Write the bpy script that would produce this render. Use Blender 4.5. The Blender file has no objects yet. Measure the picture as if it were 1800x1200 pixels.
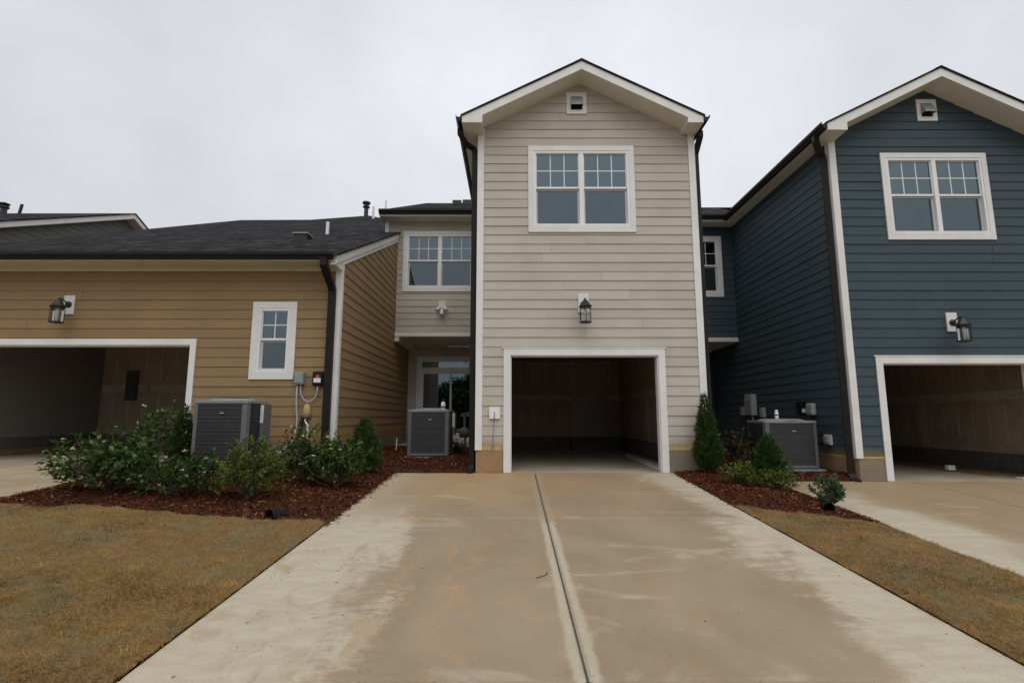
import bpy, math, random
import numpy as np
from mathutils import Vector

random.seed(7)
rng = np.random.default_rng(7)
R = math.radians
scene = bpy.context.scene
COL = scene.collection

# ------------------------------------------------------------------ camera
cd = bpy.data.cameras.new('camera')
cam = bpy.data.objects.new('camera', cd)
COL.objects.link(cam)
cd.sensor_fit = 'HORIZONTAL'
cd.sensor_width = 36.0
cd.lens = 18.6
cd.clip_start = 0.05
cd.clip_end = 2000.0
cam.location = (0.0, 0.0, 0.99)
cam.rotation_euler = (R(90) + math.atan(134 / 930.0), 0, 0)
scene.camera = cam

# ------------------------------------------------------------------ world, overcast
SUN_EL, SUN_AZ = 58.0, 200.0
world = bpy.data.worlds.new('World')
scene.world = world
world.use_nodes = True
wt = world.node_tree
wt.nodes.clear()
wo = wt.nodes.new('ShaderNodeOutputWorld')
bg = wt.nodes.new('ShaderNodeBackground')
sky = wt.nodes.new('ShaderNodeTexSky')
sky.sky_type = 'NISHITA'
sky.sun_disc = False
sky.sun_elevation = R(SUN_EL)
sky.sun_rotation = R(SUN_AZ)
sky.air_density = 1.0
sky.dust_density = 6.0
sky.ozone_density = 1.0
hsv = wt.nodes.new('ShaderNodeHueSaturation')
hsv.inputs['Saturation'].default_value = 0.12
wt.links.new(sky.outputs[0], hsv.inputs['Color'])
# cloud sheet: soft grey, a little brighter overhead, drifting large patches
tc = wt.nodes.new('ShaderNodeTexCoord')
nz = wt.nodes.new('ShaderNodeTexNoise')
nz.inputs['Scale'].default_value = 1.3
nz.inputs['Detail'].default_value = 5.0
nz.inputs['Roughness'].default_value = 0.55
wt.links.new(tc.outputs['Generated'], nz.inputs['Vector'])
rmp = wt.nodes.new('ShaderNodeMapRange')
rmp.inputs['From Min'].default_value = 0.3
rmp.inputs['From Max'].default_value = 0.7
rmp.inputs['To Min'].default_value = 0.76
rmp.inputs['To Max'].default_value = 1.12
wt.links.new(nz.outputs['Fac'], rmp.inputs['Value'])
sep = wt.nodes.new('ShaderNodeSeparateXYZ')
wt.links.new(tc.outputs['Generated'], sep.inputs[0])
el = wt.nodes.new('ShaderNodeMapRange')
el.inputs['From Min'].default_value = -0.05
el.inputs['From Max'].default_value = 1.0
el.inputs['To Min'].default_value = 0.80
el.inputs['To Max'].default_value = 1.28
wt.links.new(sep.outputs['Z'], el.inputs['Value'])
mul = wt.nodes.new('ShaderNodeMath')
mul.operation = 'MULTIPLY'
wt.links.new(rmp.outputs[0], mul.inputs[0])
wt.links.new(el.outputs[0], mul.inputs[1])
cl = wt.nodes.new('ShaderNodeMix')
cl.data_type = 'RGBA'
cl.blend_type = 'MULTIPLY'
cl.inputs[0].default_value = 1.0
cl.inputs[6].default_value = (6.40, 6.58, 7.05, 1)
wt.links.new(mul.outputs[0], cl.inputs[7])
mx = wt.nodes.new('ShaderNodeMix')
mx.data_type = 'RGBA'
mx.inputs[0].default_value = 0.9
wt.links.new(hsv.outputs[0], mx.inputs[6])
wt.links.new(cl.outputs[2], mx.inputs[7])
wt.links.new(mx.outputs[2], bg.inputs['Color'])
bg.inputs['Strength'].default_value = 0.11
wt.links.new(bg.outputs[0], wo.inputs[0])

sd = bpy.data.lights.new('sun', 'SUN')
sd.energy = 1.0
sd.angle = R(60)
sd.color = (1.0, 0.97, 0.93)
sun = bpy.data.objects.new('sun', sd)
COL.objects.link(sun)
sun.location = (0, -20, 40)
# the sun stands behind the photographer and a little to the right
sun.rotation_euler = (R(90 - SUN_EL), 0, R(20))

vs = scene.view_settings
vs.view_transform = 'Standard'
vs.look = 'None'
vs.exposure = 0.15
vs.gamma = 1.0
vs.use_curve_mapping = False
scene.cycles.use_denoising = True
scene.cycles.max_bounces = 7
scene.cycles.diffuse_bounces = 4
scene.cycles.transparent_max_bounces = 12

# ------------------------------------------------------------------ materials
MATS = {}


def nodes(name):
    m = bpy.data.materials.new(name)
    m.use_nodes = True
    nt = m.node_tree
    b = nt.nodes['Principled BSDF']
    MATS[name] = m
    return m, nt, b


def N(nt, t, **kw):
    n = nt.nodes.new(t)
    for k, v in kw.items():
        if k in ('op',):
            n.operation = v
        elif k == 'ins':
            for kk, vv in v.items():
                n.inputs[kk].default_value = vv
        else:
            setattr(n, k, v)
    return n


def math_n(nt, op, a, b=None, clamp=False):
    n = nt.nodes.new('ShaderNodeMath')
    n.operation = op
    n.use_clamp = clamp
    for i, x in enumerate((a, b)):
        if x is None:
            continue
        if isinstance(x, (int, float)):
            n.inputs[i].default_value = x
        else:
            nt.links.new(x, n.inputs[i])
    return n.outputs[0]


def mixc(nt, fac, a, b, mode='MIX'):
    n = nt.nodes.new('ShaderNodeMix')
    n.data_type = 'RGBA'
    n.blend_type = mode
    for i, x in ((0, fac), (6, a), (7, b)):
        if isinstance(x, (int, float)):
            n.inputs[i].default_value = x
        elif isinstance(x, tuple):
            n.inputs[i].default_value = (*x[:3], 1)
        else:
            nt.links.new(x, n.inputs[i])
    return n.outputs[2]


def noise(nt, scale, detail=3, rough=0.55, vec=None, dist=0.0):
    n = nt.nodes.new('ShaderNodeTexNoise')
    n.inputs['Scale'].default_value = scale
    n.inputs['Detail'].default_value = detail
    n.inputs['Roughness'].default_value = rough
    n.inputs['Distortion'].default_value = dist
    if vec is not None:
        nt.links.new(vec, n.inputs['Vector'])
    return n.outputs['Fac']


def ramp(nt, v, a, b, lo=0.0, hi=1.0, smooth=True):
    n = nt.nodes.new('ShaderNodeMapRange')
    n.interpolation_type = 'SMOOTHSTEP' if smooth else 'LINEAR'
    n.inputs['From Min'].default_value = a
    n.inputs['From Max'].default_value = b
    n.inputs['To Min'].default_value = lo
    n.inputs['To Max'].default_value = hi
    nt.links.new(v, n.inputs['Value'])
    return n.outputs[0]


def wpos(nt, sx=1, sy=1, sz=1):
    g = nt.nodes.new('ShaderNodeNewGeometry')
    m = nt.nodes.new('ShaderNodeMapping')
    m.inputs['Scale'].default_value = (sx, sy, sz)
    nt.links.new(g.outputs['Position'], m.inputs['Vector'])
    return m.outputs[0]


def bump(nt, b, h, strength=0.3, dist=0.01):
    n = nt.nodes.new('ShaderNodeBump')
    n.inputs['Strength'].default_value = strength
    n.inputs['Distance'].default_value = dist
    nt.links.new(h, n.inputs['Height'])
    nt.links.new(n.outputs[0], b.inputs['Normal'])


def simple(name, col, rough=0.6, metal=0.0, var=0.12, scale=8.0, bstr=0.0, spec=0.5):
    m, nt, b = nodes(name)
    f = noise(nt, scale, 4, 0.6, wpos(nt))
    lo = tuple(c * (1 - var) for c in col)
    hi = tuple(min(1, c * (1 + var)) for c in col)
    nt.links.new(mixc(nt, ramp(nt, f, 0.3, 0.7), lo, hi), b.inputs['Base Color'])
    b.inputs['Roughness'].default_value = rough
    b.inputs['Metallic'].default_value = metal
    b.inputs['Specular IOR Level'].default_value = spec
    if bstr:
        bump(nt, b, noise(nt, scale * 6, 4, 0.6, wpos(nt)), bstr, 0.004)
    return m


def siding_mat(name, col, dirt=(0.30, 0.20, 0.09), zdirt=0.0):
    m, nt, b = nodes(name)
    oi = nt.nodes.new('ShaderNodeObjectInfo')
    v = ramp(nt, oi.outputs['Random'], 0, 1, 0.96, 1.04, False)
    grain = noise(nt, 1.0, 5, 0.65, wpos(nt, 3, 3, 60))
    blot = noise(nt, 1.3, 4, 0.6, wpos(nt))
    g2 = math_n(nt, 'ADD', math_n(nt, 'MULTIPLY', ramp(nt, grain, 0.3, 0.7, -0.04, 0.04), 1.0),
                ramp(nt, blot, 0.3, 0.7, -0.05, 0.05))
    k = math_n(nt, 'ADD', v, g2)
    c = nt.nodes.new('ShaderNodeVectorMath')
    c.operation = 'SCALE'
    c.inputs[0].default_value = col
    nt.links.new(k, c.inputs['Scale'])
    # splashed clay on the lowest courses
    g = nt.nodes.new('ShaderNodeNewGeometry')
    s = nt.nodes.new('ShaderNodeSeparateXYZ')
    nt.links.new(g.outputs['Position'], s.inputs[0])
    hz = math_n(nt, 'ADD', s.outputs['Z'], math_n(nt, 'MULTIPLY', noise(nt, 5, 4, 0.65, wpos(nt)), -0.22))
    d = ramp(nt, hz, zdirt + 0.28, zdirt + 0.52, 0.75, 0.0)
    nt.links.new(mixc(nt, d, c.outputs[0], dirt), b.inputs['Base Color'])
    b.inputs['Roughness'].default_value = 0.62
    b.inputs['Specular IOR Level'].default_value = 0.3
    bump(nt, b, grain, 0.18, 0.004)
    return m


siding_mat('beige_siding', (0.475, 0.430, 0.366), zdirt=0.05)
siding_mat('tan_siding', (0.268, 0.178, 0.085), (0.33, 0.17, 0.055), zdirt=0.22)
siding_mat('blue_siding', (0.041, 0.066, 0.079), (0.16, 0.12, 0.07), zdirt=-0.12)
siding_mat('grey_siding', (0.15, 0.155, 0.14), zdirt=-5)
simple('white_trim', (0.72, 0.71, 0.68), 0.45, var=0.05, scale=3, bstr=0.05)
simple('soffit_white', (0.66, 0.64, 0.57), 0.6, var=0.04, scale=2)
simple('tan_soffit', (0.60, 0.56, 0.40), 0.6, var=0.04, scale=2)
simple('vinyl_white', (0.78, 0.78, 0.77), 0.35, var=0.03, scale=3)
simple('primer_board', (0.48, 0.34, 0.13), 0.7, var=0.2, scale=9, bstr=0.1)
simple('gutter_bronze', (0.014, 0.012, 0.011), 0.5, var=0.15, scale=4, spec=0.2)
simple('black_metal', (0.012, 0.011, 0.010), 0.45, var=0.2, scale=20)
simple('panel_grey', (0.06, 0.058, 0.055), 0.6, var=0.2, scale=10)
simple('grey_metal', (0.30, 0.31, 0.30), 0.45, 0.0, 0.1, 12)
simple('green_grey_metal', (0.24, 0.28, 0.25), 0.5, 0.0, 0.1, 12)
simple('meter_grey', (0.085, 0.095, 0.09), 0.6, 0.0, 0.15, 12, spec=0.25)
simple('conduit_grey', (0.36, 0.37, 0.37), 0.5, 0.0, 0.1, 12)
simple('white_plastic', (0.78, 0.78, 0.76), 0.4, var=0.04)
simple('black_plastic', (0.010, 0.010, 0.011), 0.5, var=0.2, spec=0.2)
simple('red_label', (0.45, 0.08, 0.05), 0.5)
simple('label_white', (0.70, 0.71, 0.72), 0.5, var=0.06, scale=60)
simple('blue_badge', (0.02, 0.025, 0.16), 0.3)
simple('blue_wire', (0.05, 0.16, 0.32), 0.5)
simple('coil_dark', (0.035, 0.036, 0.038), 0.55, 0.3, 0.3, 40)
simple('guard_grey', (0.078, 0.079, 0.081), 0.5, 0.0, 0.08, 10)
simple('cabinet_grey', (0.125, 0.128, 0.131), 0.42, 0.0, 0.08, 10)
simple('cabinet_top', (0.22, 0.23, 0.24), 0.42, 0.0, 0.08, 10)
simple('pad_grey', (0.20, 0.22, 0.23), 0.8, var=0.15, scale=15, bstr=0.2)
simple('drywall', (0.36, 0.28, 0.205), 0.9, var=0.12, scale=2.5)
simple('grey_drywall', (0.21, 0.195, 0.17), 0.9, var=0.06, scale=2.5)
simple('joint_compound', (0.42, 0.37, 0.31), 0.9, var=0.18, scale=14)
simple('interior_door', (0.33, 0.285, 0.235), 0.5, var=0.04)
simple('room_paint', (0.16, 0.16, 0.155), 0.9, var=0.05)
simple('curb_block', (0.105, 0.105, 0.10), 0.9, var=0.2, scale=7, bstr=0.2)
simple('cardboard', (0.24, 0.13, 0.06), 0.85, var=0.15, scale=6)
simple('bark', (0.10, 0.07, 0.045), 0.9, var=0.3, scale=30)
simple('tan_putty', (0.42, 0.30, 0.15), 0.75, var=0.12, scale=20)
simple('stake_white', (0.7, 0.7, 0.66), 0.6)
simple('ground_soil', (0.20, 0.15, 0.085), 0.95, var=0.25, scale=0.6, bstr=0.3)
simple('asphalt', (0.05, 0.05, 0.05), 0.9, var=0.2, scale=6, bstr=0.3)


def stucco(name, a, bcol):
    m, nt, b = nodes(name)
    f = noise(nt, 3.0, 5, 0.6, wpos(nt, 1, 1, 1.8), 0.6)
    nt.links.new(mixc(nt, ramp(nt, f, 0.32, 0.68), a, bcol), b.inputs['Base Color'])
    b.inputs['Roughness'].default_value = 0.9
    bump(nt, b, noise(nt, 70, 4, 0.6, wpos(nt)), 0.5, 0.004)


stucco('stucco_foundation', (0.35, 0.205, 0.095), (0.27, 0.185, 0.11))
stucco('stucco_grey', (0.24, 0.19, 0.125), (0.20, 0.17, 0.12))


def shingles():
    m, nt, b = nodes('shingles')
    br = nt.nodes.new('ShaderNodeTexBrick')
    nt.links.new(wpos(nt), br.inputs['Vector'])
    br.inputs['Scale'].default_value = 1.0
    br.inputs['Brick Width'].default_value = 0.30
    br.inputs['Row Height'].default_value = 0.14
    br.inputs['Mortar Size'].default_value = 0.008
    br.inputs['Mortar Smooth'].default_value = 0.6
    br.inputs['Color1'].default_value = (0.011, 0.011, 0.012, 1)
    br.inputs['Color2'].default_value = (0.036, 0.035, 0.036, 1)
    br.inputs['Mortar'].default_value = (0.005, 0.005, 0.005, 1)
    big = noise(nt, 1.1, 5, 0.65, wpos(nt, 1, 2.4, 1))
    fine = noise(nt, 45, 3, 0.7, wpos(nt))
    mott = noise(nt, 1.0, 3, 0.7, wpos(nt, 7, 2.2, 1))
    k = math_n(nt, 'MULTIPLY', ramp(nt, big, 0.3, 0.7, 0.7, 1.3), ramp(nt, fine, 0.3, 0.7, 0.6, 1.4))
    k = math_n(nt, 'MULTIPLY', k, ramp(nt, mott, 0.3, 0.7, 0.45, 1.6))
    sc = nt.nodes.new('ShaderNodeVectorMath')
    sc.operation = 'SCALE'
    nt.links.new(br.outputs['Color'], sc.inputs[0])
    nt.links.new(k, sc.inputs['Scale'])
    nt.links.new(sc.outputs[0], b.inputs['Base Color'])
    b.inputs['Roughness'].default_value = 0.92
    b.inputs['Specular IOR Level'].default_value = 0.06
    bump(nt, b, math_n(nt, 'ADD', br.outputs['Fac'], fine), 0.5, 0.01)


shingles()


def concrete(name, kind):
    """Broom finished concrete; clay wash has browned the middle of the bays, the edges stay pale."""
    m, nt, b = nodes(name)
    g = nt.nodes.new('ShaderNodeNewGeometry')
    s = nt.nodes.new('ShaderNodeSeparateXYZ')
    nt.links.new(g.outputs['Position'], s.inputs[0])
    wob = ramp(nt, noise(nt, 0.9, 6, 0.62, wpos(nt, 1.0, 0.55, 1), 0.5), 0.25, 0.75, -1, 1, False)
    wob2 = ramp(nt, noise(nt, 4.5, 5, 0.7, wpos(nt, 0.7, 1.6, 1)), 0.25, 0.75, -1, 1, False)
    w = math_n(nt, 'ADD', math_n(nt, 'MULTIPLY', wob, 0.55), math_n(nt, 'MULTIPLY', wob2, 0.18))
    x = s.outputs['X']
    if kind == 'centre':
        rag = math_n(nt, 'MULTIPLY', ramp(nt, noise(nt, 11, 6, 0.75, wpos(nt, 0.8, 1.4, 1)), 0.25, 0.75, -1, 1, False), 0.22)
        w = math_n(nt, 'ADD', w, rag)
        xl = math_n(nt, 'ADD', x, math_n(nt, 'MULTIPLY', s.outputs['Y'], 0.045))
        left = ramp(nt, math_n(nt, 'ADD', xl, w), -1.22, -0.78)
        xr = math_n(nt, 'ADD', x, math_n(nt, 'MULTIPLY', s.outputs['Y'], -0.02))
        right = ramp(nt, math_n(nt, 'ADD', xr, math_n(nt, 'MULTIPLY', w, 0.8)), 2.0, 2.45, 1, 0)
        jd = math_n(nt, 'ABSOLUTE', math_n(nt, 'SUBTRACT', x, 0.415))
        joint = ramp(nt, math_n(nt, 'ADD', jd, math_n(nt, 'MULTIPLY', wob2, 0.028)), 0.055, 0.10, 0.12, 1)
        joint = math_n(nt, 'MAXIMUM', joint, ramp(nt, s.outputs['Y'], 6.2, 6.65, 0, 0.8))
        brown = math_n(nt, 'MULTIPLY', math_n(nt, 'MULTIPLY', left, right), joint)
        # the bay against the house is browned right across
        up = ramp(nt, math_n(nt, 'ADD', s.outputs['Y'], math_n(nt, 'MULTIPLY', w, 0.9)), 6.2, 7.8, 0, 0.85)
        up = math_n(nt, 'MULTIPLY', up, ramp(nt, math_n(nt, 'ADD', x, math_n(nt, 'MULTIPLY', w, 0.6)), 1.4, 2.7, 1, 0.15))
        up = math_n(nt, 'MULTIPLY', up, ramp(nt, math_n(nt, 'ADD', x, math_n(nt, 'MULTIPLY', w, 0.4)), -2.1, -1.6, 0.3, 1))
        brown = math_n(nt, 'MAXIMUM', brown, up)
        warm = ramp(nt, math_n(nt, 'ADD', s.outputs['Y'], math_n(nt, 'MULTIPLY', wob, 0.8)), 6.3, 9.7)
        warm = math_n(nt, 'MULTIPLY', warm, ramp(nt, x, -1.5, 2.5, 1, 0.3))
        # rusty trails beside the pale edge on the left
        tr = ramp(nt, noise(nt, 2.3, 5, 0.65, wpos(nt, 1.4, 0.7, 1), 1.0), 0.52, 0.68)
        tr = math_n(nt, 'MULTIPLY', tr, ramp(nt, x, -0.2, 0.2, 0.75, 0.25))
        warm = math_n(nt, 'MAXIMUM', warm, tr)
        brown = math_n(nt, 'MAXIMUM', brown, math_n(nt, 'MULTIPLY', tr, 0.8))
    else:
        brown = ramp(nt, math_n(nt, 'MULTIPLY', w, 1.0), -0.50, 0.30)
        if kind == 'blue':
            brown = ramp(nt, math_n(nt, 'ADD', x, math_n(nt, 'MULTIPLY', w, 0.9)), 5.25, 5.75)
            brown = math_n(nt, 'MAXIMUM', brown, ramp(nt, math_n(nt, 'ADD', s.outputs['Y'], math_n(nt, 'MULTIPLY', w, 0.8)), 8.2, 9.2, 0, 0.9))
        warm = ramp(nt, wob2, -0.6, 0.8, 0.1, 0.6)
    patch = ramp(nt, noise(nt, 1.6, 6, 0.65, wpos(nt, 0.6, 1.3, 1), 0.8), 0.56, 0.70)
    brown = math_n(nt, 'MULTIPLY', brown, math_n(nt, 'SUBTRACT', 1.0, math_n(nt, 'MULTIPLY', patch, 0.5)))
    pale_c = mixc(nt, ramp(nt, wob2, -0.8, 0.9), (0.415, 0.355, 0.255), (0.49, 0.432, 0.330))
    brown_c = mixc(nt, ramp(nt, wob, -0.9, 0.9), (0.262, 0.194, 0.120), (0.335, 0.258, 0.168))
    brown_c = mixc(nt, warm, brown_c, (0.39, 0.255, 0.130))
    c = mixc(nt, brown, pale_c, brown_c)
    fine = noise(nt, 60, 4, 0.7, wpos(nt, 1, 3.0, 1))
    spk = ramp(nt, noise(nt, 28, 2, 0.5, wpos(nt)), 0.70, 0.74, 1, 0.72)
    k = math_n(nt, 'MULTIPLY', ramp(nt, fine, 0.25, 0.75, 0.92, 1.07), spk)
    sc = nt.nodes.new('ShaderNodeVectorMath')
    sc.operation = 'SCALE'
    nt.links.new(c, sc.inputs[0])
    nt.links.new(k, sc.inputs['Scale'])
    nt.links.new(sc.outputs[0], b.inputs['Base Color'])
    rr = mixc(nt, brown, (0.85, 0.85, 0.85), (0.62, 0.62, 0.62))
    nt.links.new(rr, b.inputs['Roughness'])
    b.inputs['Specular IOR Level'].default_value = 0.35
    bump(nt, b, fine, 0.5, 0.004)


concrete('centre_concrete', 'centre')
concrete('side_concrete', 'side')
concrete('blue_concrete', 'blue')
simple('garage_concrete', (0.40, 0.34, 0.26), 0.6, var=0.12, scale=1.2)
simple('joint_filler', (0.085, 0.075, 0.06), 0.9, var=0.25, scale=20)


def island_mat(name, stops, rough=0.6, spec=0.4, trans=0.0, patch=None):
    """Every loose piece (leaf, chip, blade) takes its own colour from the stops."""
    m, nt, b = nodes(name)
    g = nt.nodes.new('ShaderNodeNewGeometry')
    cr = nt.nodes.new('ShaderNodeValToRGB')
    e = cr.color_ramp.elements
    while len(e) < len(stops):
        e.new(0.5)
    for i, (p, c) in enumerate(stops):
        e[i].position = p
        e[i].color = (*c, 1)
    nt.links.new(g.outputs['Random Per Island'], cr.inputs[0])
    col = cr.outputs[0]
    if patch:
        f = ramp(nt, noise(nt, patch[0], 5, 0.6, wpos(nt), 0.6), patch[1], patch[2])
        col = mixc(nt, math_n(nt, 'MULTIPLY', f, patch[4]), col, patch[3])
        k2 = math_n(nt, 'MULTIPLY', ramp(nt, noise(nt, 6, 4, 0.65, wpos(nt)), 0.3, 0.7, 0.62, 1.30), ramp(nt, noise(nt, 0.8, 3, 0.6, wpos(nt)), 0.3, 0.7, 0.82, 1.15))
        vm = nt.nodes.new('ShaderNodeVectorMath')
        vm.operation = 'SCALE'
        nt.links.new(col, vm.inputs[0])
        nt.links.new(k2, vm.inputs['Scale'])
        col = vm.outputs[0]
    nt.links.new(col, b.inputs['Base Color'])
    b.inputs['Roughness'].default_value = rough
    b.inputs['Specular IOR Level'].default_value = spec
    if trans:
        t = nt.nodes.new('ShaderNodeBsdfTranslucent')
        nt.links.new(col, t.inputs['Color'])
        ms = nt.nodes.new('ShaderNodeMixShader')
        ms.inputs[0].default_value = trans
        nt.links.new(b.outputs[0], ms.inputs[1])
        nt.links.new(t.outputs[0], ms.inputs[2])
        nt.links.new(ms.outputs[0], nt.nodes['Material Output'].inputs['Surface'])


island_mat('glossy_leaf', [(0, (0.024, 0.058, 0.010)), (0.6, (0.050, 0.105, 0.020)), (0.86, (0.12, 0.19, 0.045)), (1, (0.30, 0.35, 0.14))], 0.45, 0.2, 0.3)
island_mat('dark_leaf', [(0, (0.020, 0.052, 0.012)), (0.7, (0.042, 0.090, 0.020)), (1, (0.10, 0.16, 0.04))], 0.45, 0.2, 0.3)
island_mat('yellow_leaf', [(0, (0.045, 0.095, 0.016)), (0.55, (0.090, 0.150, 0.024)), (0.85, (0.20, 0.22, 0.04)), (1, (0.30, 0.21, 0.05))], 0.5, 0.18, 0.3)
island_mat('thuja_leaf', [(0, (0.026, 0.062, 0.012)), (0.7, (0.052, 0.105, 0.020)), (1, (0.10, 0.165, 0.034))], 0.65, 0.25, 0.2)
island_mat('blue_leaf', [(0, (0.040, 0.078, 0.036)), (0.7, (0.080, 0.130, 0.062)), (1, (0.16, 0.22, 0.10))], 0.6, 0.12, 0.3)
island_mat('bronze_leaf', [(0, (0.030, 0.030, 0.014)), (0.7, (0.060, 0.050, 0.022)), (1, (0.12, 0.09, 0.04))], 0.55, 0.3, 0.2)
island_mat('flower_cream', [(0, (0.55, 0.50, 0.30)), (1, (0.70, 0.66, 0.48))], 0.6, 0.2, 0.2)
island_mat('mulch_chip', [(0, (0.045, 0.011, 0.004)), (0.55, (0.105, 0.028, 0.010)), (0.93, (0.16, 0.050, 0.018)), (0.97, (0.28, 0.13, 0.055)), (1, (0.42, 0.28, 0.15))], 0.9, 0.08)
island_mat('grass_blade', [(0, (0.195, 0.105, 0.028)), (0.5, (0.305, 0.178, 0.050)), (0.85, (0.375, 0.235, 0.074)), (1, (0.46, 0.32, 0.125))], 0.8, 0.1, 0.2,
           patch=(1.9, 0.48, 0.62, (0.20, 0.165, 0.075), 0.5))
island_mat('tree_leaf', [(0, (0.02, 0.045, 0.015)), (1, (0.06, 0.10, 0.03))], 0.5, 0.3, 0.2)


def mulch_base():
    m, nt, b = nodes('mulch_base')
    f = noise(nt, 40, 5, 0.7, wpos(nt))
    nt.links.new(mixc(nt, ramp(nt, f, 0.3, 0.7), (0.020, 0.007, 0.004), (0.085, 0.026, 0.012)), b.inputs['Base Color'])
    b.inputs['Roughness'].default_value = 0.95
    bump(nt, b, f, 1.0, 0.03)
    m, nt, b = nodes('lawn_base')
    f = noise(nt, 45, 5, 0.7, wpos(nt))
    c = mixc(nt, ramp(nt, f, 0.3, 0.7), (0.12, 0.066, 0.021), (0.27, 0.162, 0.054))
    p = ramp(nt, noise(nt, 1.9, 5, 0.6, wpos(nt), 0.6), 0.50, 0.62)
    c = mixc(nt, math_n(nt, 'MULTIPLY', p, 0.65), c, (0.16, 0.138, 0.062))
    nt.links.new(c, b.inputs['Base Color'])
    b.inputs['Roughness'].default_value = 0.95
    bump(nt, b, f, 1.0, 0.02)


mulch_base()


def glass():
    m, nt, b = nodes('window_glass')
    nt.nodes.remove(b)
    tr = nt.nodes.new('ShaderNodeBsdfTransparent')
    tr.inputs[0].default_value = (0.62, 0.70, 0.72, 1)
    gl = nt.nodes.new('ShaderNodeBsdfGlossy')
    gl.inputs['Color'].default_value = (0.74, 0.93, 1.0, 1)
    gl.inputs['Roughness'].default_value = 0.015
    fr = nt.nodes.new('ShaderNodeFresnel')
    fr.inputs['IOR'].default_value = 2.45
    # slightly uneven float glass
    bm = nt.nodes.new('ShaderNodeBump')
    bm.inputs['Strength'].default_value = 0.02
    bm.inputs['Distance'].default_value = 0.02
    nt.links.new(noise(nt, 1.2, 1, 0.5, wpos(nt)), bm.inputs['Height'])
    nt.links.new(bm.outputs[0], gl.inputs['Normal'])
    ms = nt.nodes.new('ShaderNodeMixShader')
    nt.links.new(fr.outputs[0], ms.inputs[0])
    nt.links.new(tr.outputs[0], ms.inputs[1])
    nt.links.new(gl.outputs[0], ms.inputs[2])
    nt.links.new(ms.outputs[0], nt.nodes['Material Output'].inputs['Surface'])
    # clear lantern glass
    m, nt, b = nodes('lantern_glass')
    nt.nodes.remove(b)
    tr = nt.nodes.new('ShaderNodeBsdfTransparent')
    tr.inputs[0].default_value = (0.86, 0.88, 0.86, 1)
    gl = nt.nodes.new('ShaderNodeBsdfGlossy')
    gl.inputs['Roughness'].default_value = 0.05
    fr = nt.nodes.new('ShaderNodeFresnel')
    fr.inputs['IOR'].default_value = 1.5
    ms = nt.nodes.new('ShaderNodeMixShader')
    nt.links.new(fr.outputs[0], ms.inputs[0])
    nt.links.new(tr.outputs[0], ms.inputs[1])
    nt.links.new(gl.outputs[0], ms.inputs[2])
    nt.links.new(ms.outputs[0], nt.nodes['Material Output'].inputs['Surface'])
    # insect screen over a lower sash
    m, nt, b = nodes('screen_mesh')
    nt.nodes.remove(b)
    tr = nt.nodes.new('ShaderNodeBsdfTransparent')
    df = nt.nodes.new('ShaderNodeBsdfDiffuse')
    df.inputs['Color'].default_value = (0.10, 0.125, 0.14, 1)
    ms = nt.nodes.new('ShaderNodeMixShader')
    ms.inputs[0].default_value = 0.16
    nt.links.new(tr.outputs[0], ms.inputs[1])
    nt.links.new(df.outputs[0], ms.inputs[2])
    nt.links.new(ms.outputs[0], nt.nodes['Material Output'].inputs['Surface'])


glass()

# ------------------------------------------------------------------ mesh helpers
ORIGIN = {}


def thing(name, loc, label, cat, group=None):
    o = bpy.data.objects.new(name, None)
    o.empty_display_size = 0.1
    COL.objects.link(o)
    o.location = loc
    o['label'] = label
    o['category'] = cat
    if group:
        o['group'] = group
    ORIGIN[o.name] = Vector(loc)
    return o


def tag(o, label=None, cat=None, group=None, kind=None):
    for k, v in (('label', label), ('category', cat), ('group', group), ('kind', kind)):
        if v:
            o[k] = v
    return o


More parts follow.
